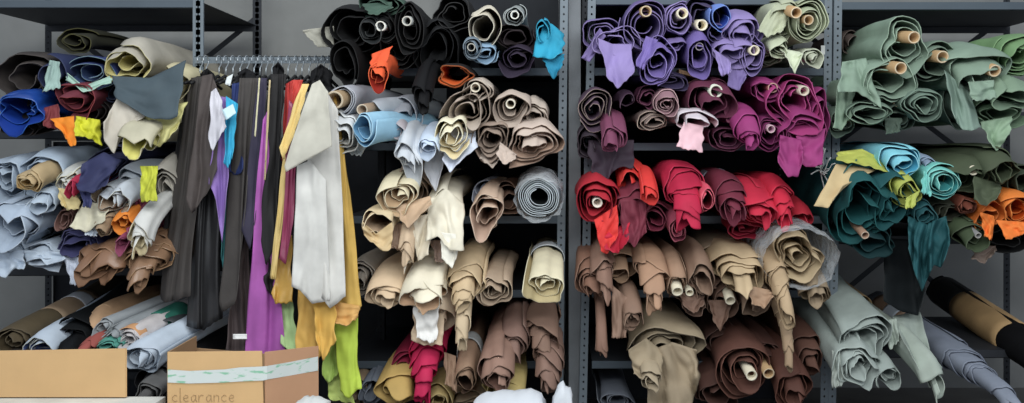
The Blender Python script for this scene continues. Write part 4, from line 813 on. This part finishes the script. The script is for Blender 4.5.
# ================================================================ FOREGROUND
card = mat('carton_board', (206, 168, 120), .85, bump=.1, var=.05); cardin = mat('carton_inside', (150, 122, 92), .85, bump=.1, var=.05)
def panel(parent, pts, name='side_panel', m=card, t=.006):
    return mesh_obj(name, pts, [tuple(range(len(pts)))], m, parent, parent.location, False, t)
yb = -.95
tm = mat('white_table', (206, 206, 200), .6)
zt = P(0, 398, yb).z; 
t1 = empty('packing_table', (P(0, 0, -1.3).x, -1.3, 0)); tag(t1, 'white topped table under the left carton', 'table')
xa, xb_ = P(-160, 0, yb).x, P(163, 0, yb).x
MB().box((xa, -1.75, zt - .03), (xb_, yb + .02, zt - .001)).build('table_top', tm, t1, t1.location)
for (x, y) in ((xa + .04, -1.7), (xb_ - .04, -1.7), (xa + .04, yb - .03), (xb_ - .04, yb - .03)): MB().box((x - .02, y - .02, 0), (x + .02, y + .02, zt - .03)).build('leg', steeld, t1, t1.location)
c1 = empty('cardboard_carton', P(60, 398, yb)); c1.location.z = zt; tag(c1, 'large plain cardboard carton without tape at the lower left corner', 'carton')
A = P(-40, 393, yb); B = P(126, 397, yb); A.z = B.z = zt + .004
At = P(-40, 351.5, yb); Bt = P(126, 348.5, yb)
# the near wall is the panel facing the camera; the rest of the carton stands toward us? no: it runs back from it
dy = Vector((B.x / (D + yb) * .28 - .01, .28, 0))
panel(c1, [A, B, Bt, At], 'front_panel'); panel(c1, [A + dy, B + dy, B + dy + (Bt - B) * .55, A + dy + (At - A) * .55], 'back_or_shade_panel', cardin)
panel(c1, [B, B + dy, B + dy + (Bt - B) * .55, Bt]); panel(c1, [A, A + dy, A + dy + (At - A) * .55, At])
panel(c1, [A + Vector((0, 0, .002)), B + Vector((0, 0, .002)), B + dy + Vector((0, 0, .002)), A + dy + Vector((0, 0, .002))], 'bottom_panel', cardin)
t2 = empty('low_bench', (P(380, 0, -1.3).x, -1.15, 0)); z2 = P(0, 440, -1.0).z
tag(t2, 'low bench under the taped carton and the white plastic', 'bench')
x2, x3 = P(166, 0, -.85).x, P(640, 0, -.85).x
MB().box((x2, -1.6, z2 - .03), (x3, -.72, z2)).build('bench_top', tm, t2, t2.location)
for (x, y) in ((x2 + .04, -1.55), (x3 - .04, -1.55), (x2 + .04, -.76), (x3 - .04, -.76)): MB().box((x - .02, y - .02, 0), (x + .02, y + .02, z2 - .03)).build('leg', steeld, t2, t2.location)
c2 = empty('cardboard_carton', P(230, 440, -1.0)); c2.location.z = z2; tag(c2, 'open cardboard carton closed round with green printed white tape, handwriting on its front', 'carton')
y2 = -1.0
a = P(168, 352, y2); b_ = P(262, 351, y2); ab = a.copy(); bb = b_.copy(); ab.z = bb.z = z2 + .004; bb.x += .01
panel(c2, [ab, bb, b_, a], 'front_panel')
c_ = P(265, 352, y2 - .0); d_ = P(318, 346, y2 + .22); cb = bb.copy() + Vector((.004, 0, 0)); db = d_.copy(); db.z = z2 + .004
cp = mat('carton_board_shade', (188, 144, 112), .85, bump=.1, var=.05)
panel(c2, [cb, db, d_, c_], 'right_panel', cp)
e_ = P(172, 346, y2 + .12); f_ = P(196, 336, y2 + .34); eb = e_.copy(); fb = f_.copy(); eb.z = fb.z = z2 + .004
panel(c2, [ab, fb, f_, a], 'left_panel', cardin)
panel(c2, [fb, db, d_ - Vector((0, 0, .05)), f_ - Vector((0, 0, .05))], 'back_or_shade_panel', cardin)
tape = bpy.data.materials.new('printed_tape'); tape.use_nodes = True
nt = tape.node_tree; bs = nt.nodes['Principled BSDF']; bs.inputs['Roughness'].default_value = .35
tcn = nt.nodes.new('ShaderNodeTexCoord'); mp = nt.nodes.new('ShaderNodeMapping'); mp.inputs['Scale'].default_value = (16, 16, 60)
n = nt.nodes.new('ShaderNodeTexNoise'); n.inputs['Scale'].default_value = 1.2; n.inputs['Detail'].default_value = 5
cr = nt.nodes.new('ShaderNodeValToRGB'); cr.color_ramp.elements[0].position = .56; cr.color_ramp.elements[1].position = .64
cr.color_ramp.elements[0].color = rgb((206, 214, 212)); cr.color_ramp.elements[1].color = rgb((134, 188, 158))
nt.links.new(tcn.outputs['Object'], mp.inputs[0]); nt.links.new(mp.outputs[0], n.inputs['Vector']); nt.links.new(n.outputs['Fac'], cr.inputs[0]); nt.links.new(cr.outputs[0], bs.inputs['Base Color'])
def strip(pts, name, m, hgt, parent):
    vs = []; fs = []
    for p, h0 in pts: vs += [p, p - Vector((0, 0, h0))]
    for i in range(len(pts) - 1): fs.append((2 * i, 2 * i + 1, 2 * i + 3, 2 * i + 2))
    return mesh_obj(name, vs, fs, m, parent, parent.location, False, .001)
k = px2m(y2)
off = Vector((0, -.006, 0))
def onR(px, py):  # point on right panel plane
    t = (px - 265) / (318 - 265); yy = y2 + .22 * t
    return P(px, py, yy - .008)
strip([(P(168.5, 369, y2) + off, 13 * k), (P(190, 370.5, y2) + off, 12.5 * k), (P(225, 369, y2) + off, 13 * k), (P(240, 367, y2) + off, 14 * k), (P(264, 366, y2) + off, 14 * k), (onR(267, 366), 13.5 * k), (onR(290, 362), 14 * k), (onR(318, 356.5), 15 * k)], 'printed_tape', tape, 0, c2)
# pencilled word
ink = mat('pencil', (148, 120, 88), .9, bump=0)
def stroke(pts, x0, y0, s):
    mb = MB(); mb.tube([P(x0 + p[0] * s, y0 - p[1] * s, y2) + Vector((0, -.0045, 0)) for p in pts], .0009, 5); return mb
glyph = {'c': [(4, 5), (2, 6), (0, 4), (0, 2), (2, 0), (4, 1)], 'l': [(0, 12), (0, 6), (0, 0), (1, 0)], 'e': [(0, 3), (4, 3.6), (3.6, 5.4), (1.6, 6), (0, 4), (0, 2), (2, 0), (4, 1)],
         'a': [(4, 5), (2, 6), (0, 4), (.4, 1), (2, 0), (4, 3), (4, 6), (4, 2), (5, 0)], 'r': [(0, 6), (0, 0), (0, 3), (2, 6), (4, 5.5)], 'n': [(0, 6), (0, 0), (0, 4), (2, 6), (4, 5), (4, 0)]}
mb = MB(); x = 173
for ch in 'clearance':
    s = 1.15; g_ = stroke(glyph[ch], x, 401.5, s); n0 = len(mb.v); mb.v += g_.v; mb.f += [tuple(n0 + q for q in f) for f in g_.f]; x += (3.5 if ch == 'l' else 7.6)
mb.build('handwriting', ink, c2, c2.location)
# white plastic and paper on the bench
wm = mat('white_plastic', (196, 200, 206), .4, bump=.5, scale=10, var=.03)
def lump(name, pts, yc, dep, label, cat, m=wm):
    # closed outline in the photo swept into a rounded crumpled mass standing on the bench
    vs = []; fs = []; N = 40; K = 10
    SEED[0] += 1
    top = [lerp_poly(pts, i / N) for i in range(N + 1)]
    for i, t in enumerate(top):
        for j in range(K + 1):
            a = math.pi * j / K
            y = yc - dep * math.cos(a)
            tp = P(t[0], t[1], yc); z = z2 + .002 + (tp.z - z2) * (math.sin(a) ** .55) * (1 - .12 * abs(nz(i * .35, j * .6, SEED[0])))
            vs.append((tp.x + .01 * nz(j * .8, i * .3), y, z))
    for i in range(N):
        for j in range(K):
            q = i * (K + 1) + j; fs.append((q, q + K + 1, q + K + 2, q + 1))
    o = mesh_obj(name, vs, fs, m, None, P((pts[0][0] + pts[-1][0]) / 2, 440, yc), True, .002)
    return tag(o, label, cat)
lump('plastic_sheet', [(470, 440), (474, 400), (486, 393), (505, 391), (530, 390), (541, 393), (544, 402), (546, 440)], -1.02, .12, 'white plastic sheet bunched at the bottom centre', 'plastic sheet')
lump('crumpled_paper', [(550, 440), (553, 398), (559, 384), (563, 381), (571, 388), (574, 440)], -1.0, .04, 'white crumpled paper standing up beside the double uprights', 'paper')
lump('plastic_bag', [(290, 440), (297, 401), (306, 396), (318, 396), (328, 400), (336, 440)], -1.1, .06, 'grey white plastic bag in front of the taped carton', 'plastic bag', mat('grey_plastic', (190, 192, 190), .35, bump=.5, scale=12, var=.05))
# small labels on the uprights
lm = mat('label_paper', (206, 208, 204), .6)
for (px, py, w_, h_, lb) in ((823, 50, 4, 9, 'small white label stuck high on the right post of the centre unit'), (813, 392, 0, 0, '')):
    if w_:
        q = P(px, py, -.007); o = MB().box((q.x - w_ / 400, -.0075, q.z - h_ / 400), (q.x + w_ / 400, -.0062, q.z + h_ / 400)).build('post_label', lm, None, q); tag(o, lb, 'label')
# white frayed tie beside the right post
mb = MB(); rnd = random.Random(4)
for i in range(14):
    p0 = P(822 + rnd.uniform(-2, 2), 172 + rnd.uniform(-3, 3), -.06); pts = [p0]
    d = Vector((rnd.uniform(-.02, .04), -.02, rnd.uniform(-.03, .035)))
    for q in range(4): pts.append(pts[-1] + d * .8 + Vector((rnd.uniform(-.01, .01), 0, rnd.uniform(-.012, .012))))
    mb.tube(pts, .003, 5)
o = mb.build('string_tie', mat('white_string', (216, 218, 216), .8), None, P(822, 172, -.02), True); tag(o, 'tangle of white string tied to the post above the tan sheet', 'string')
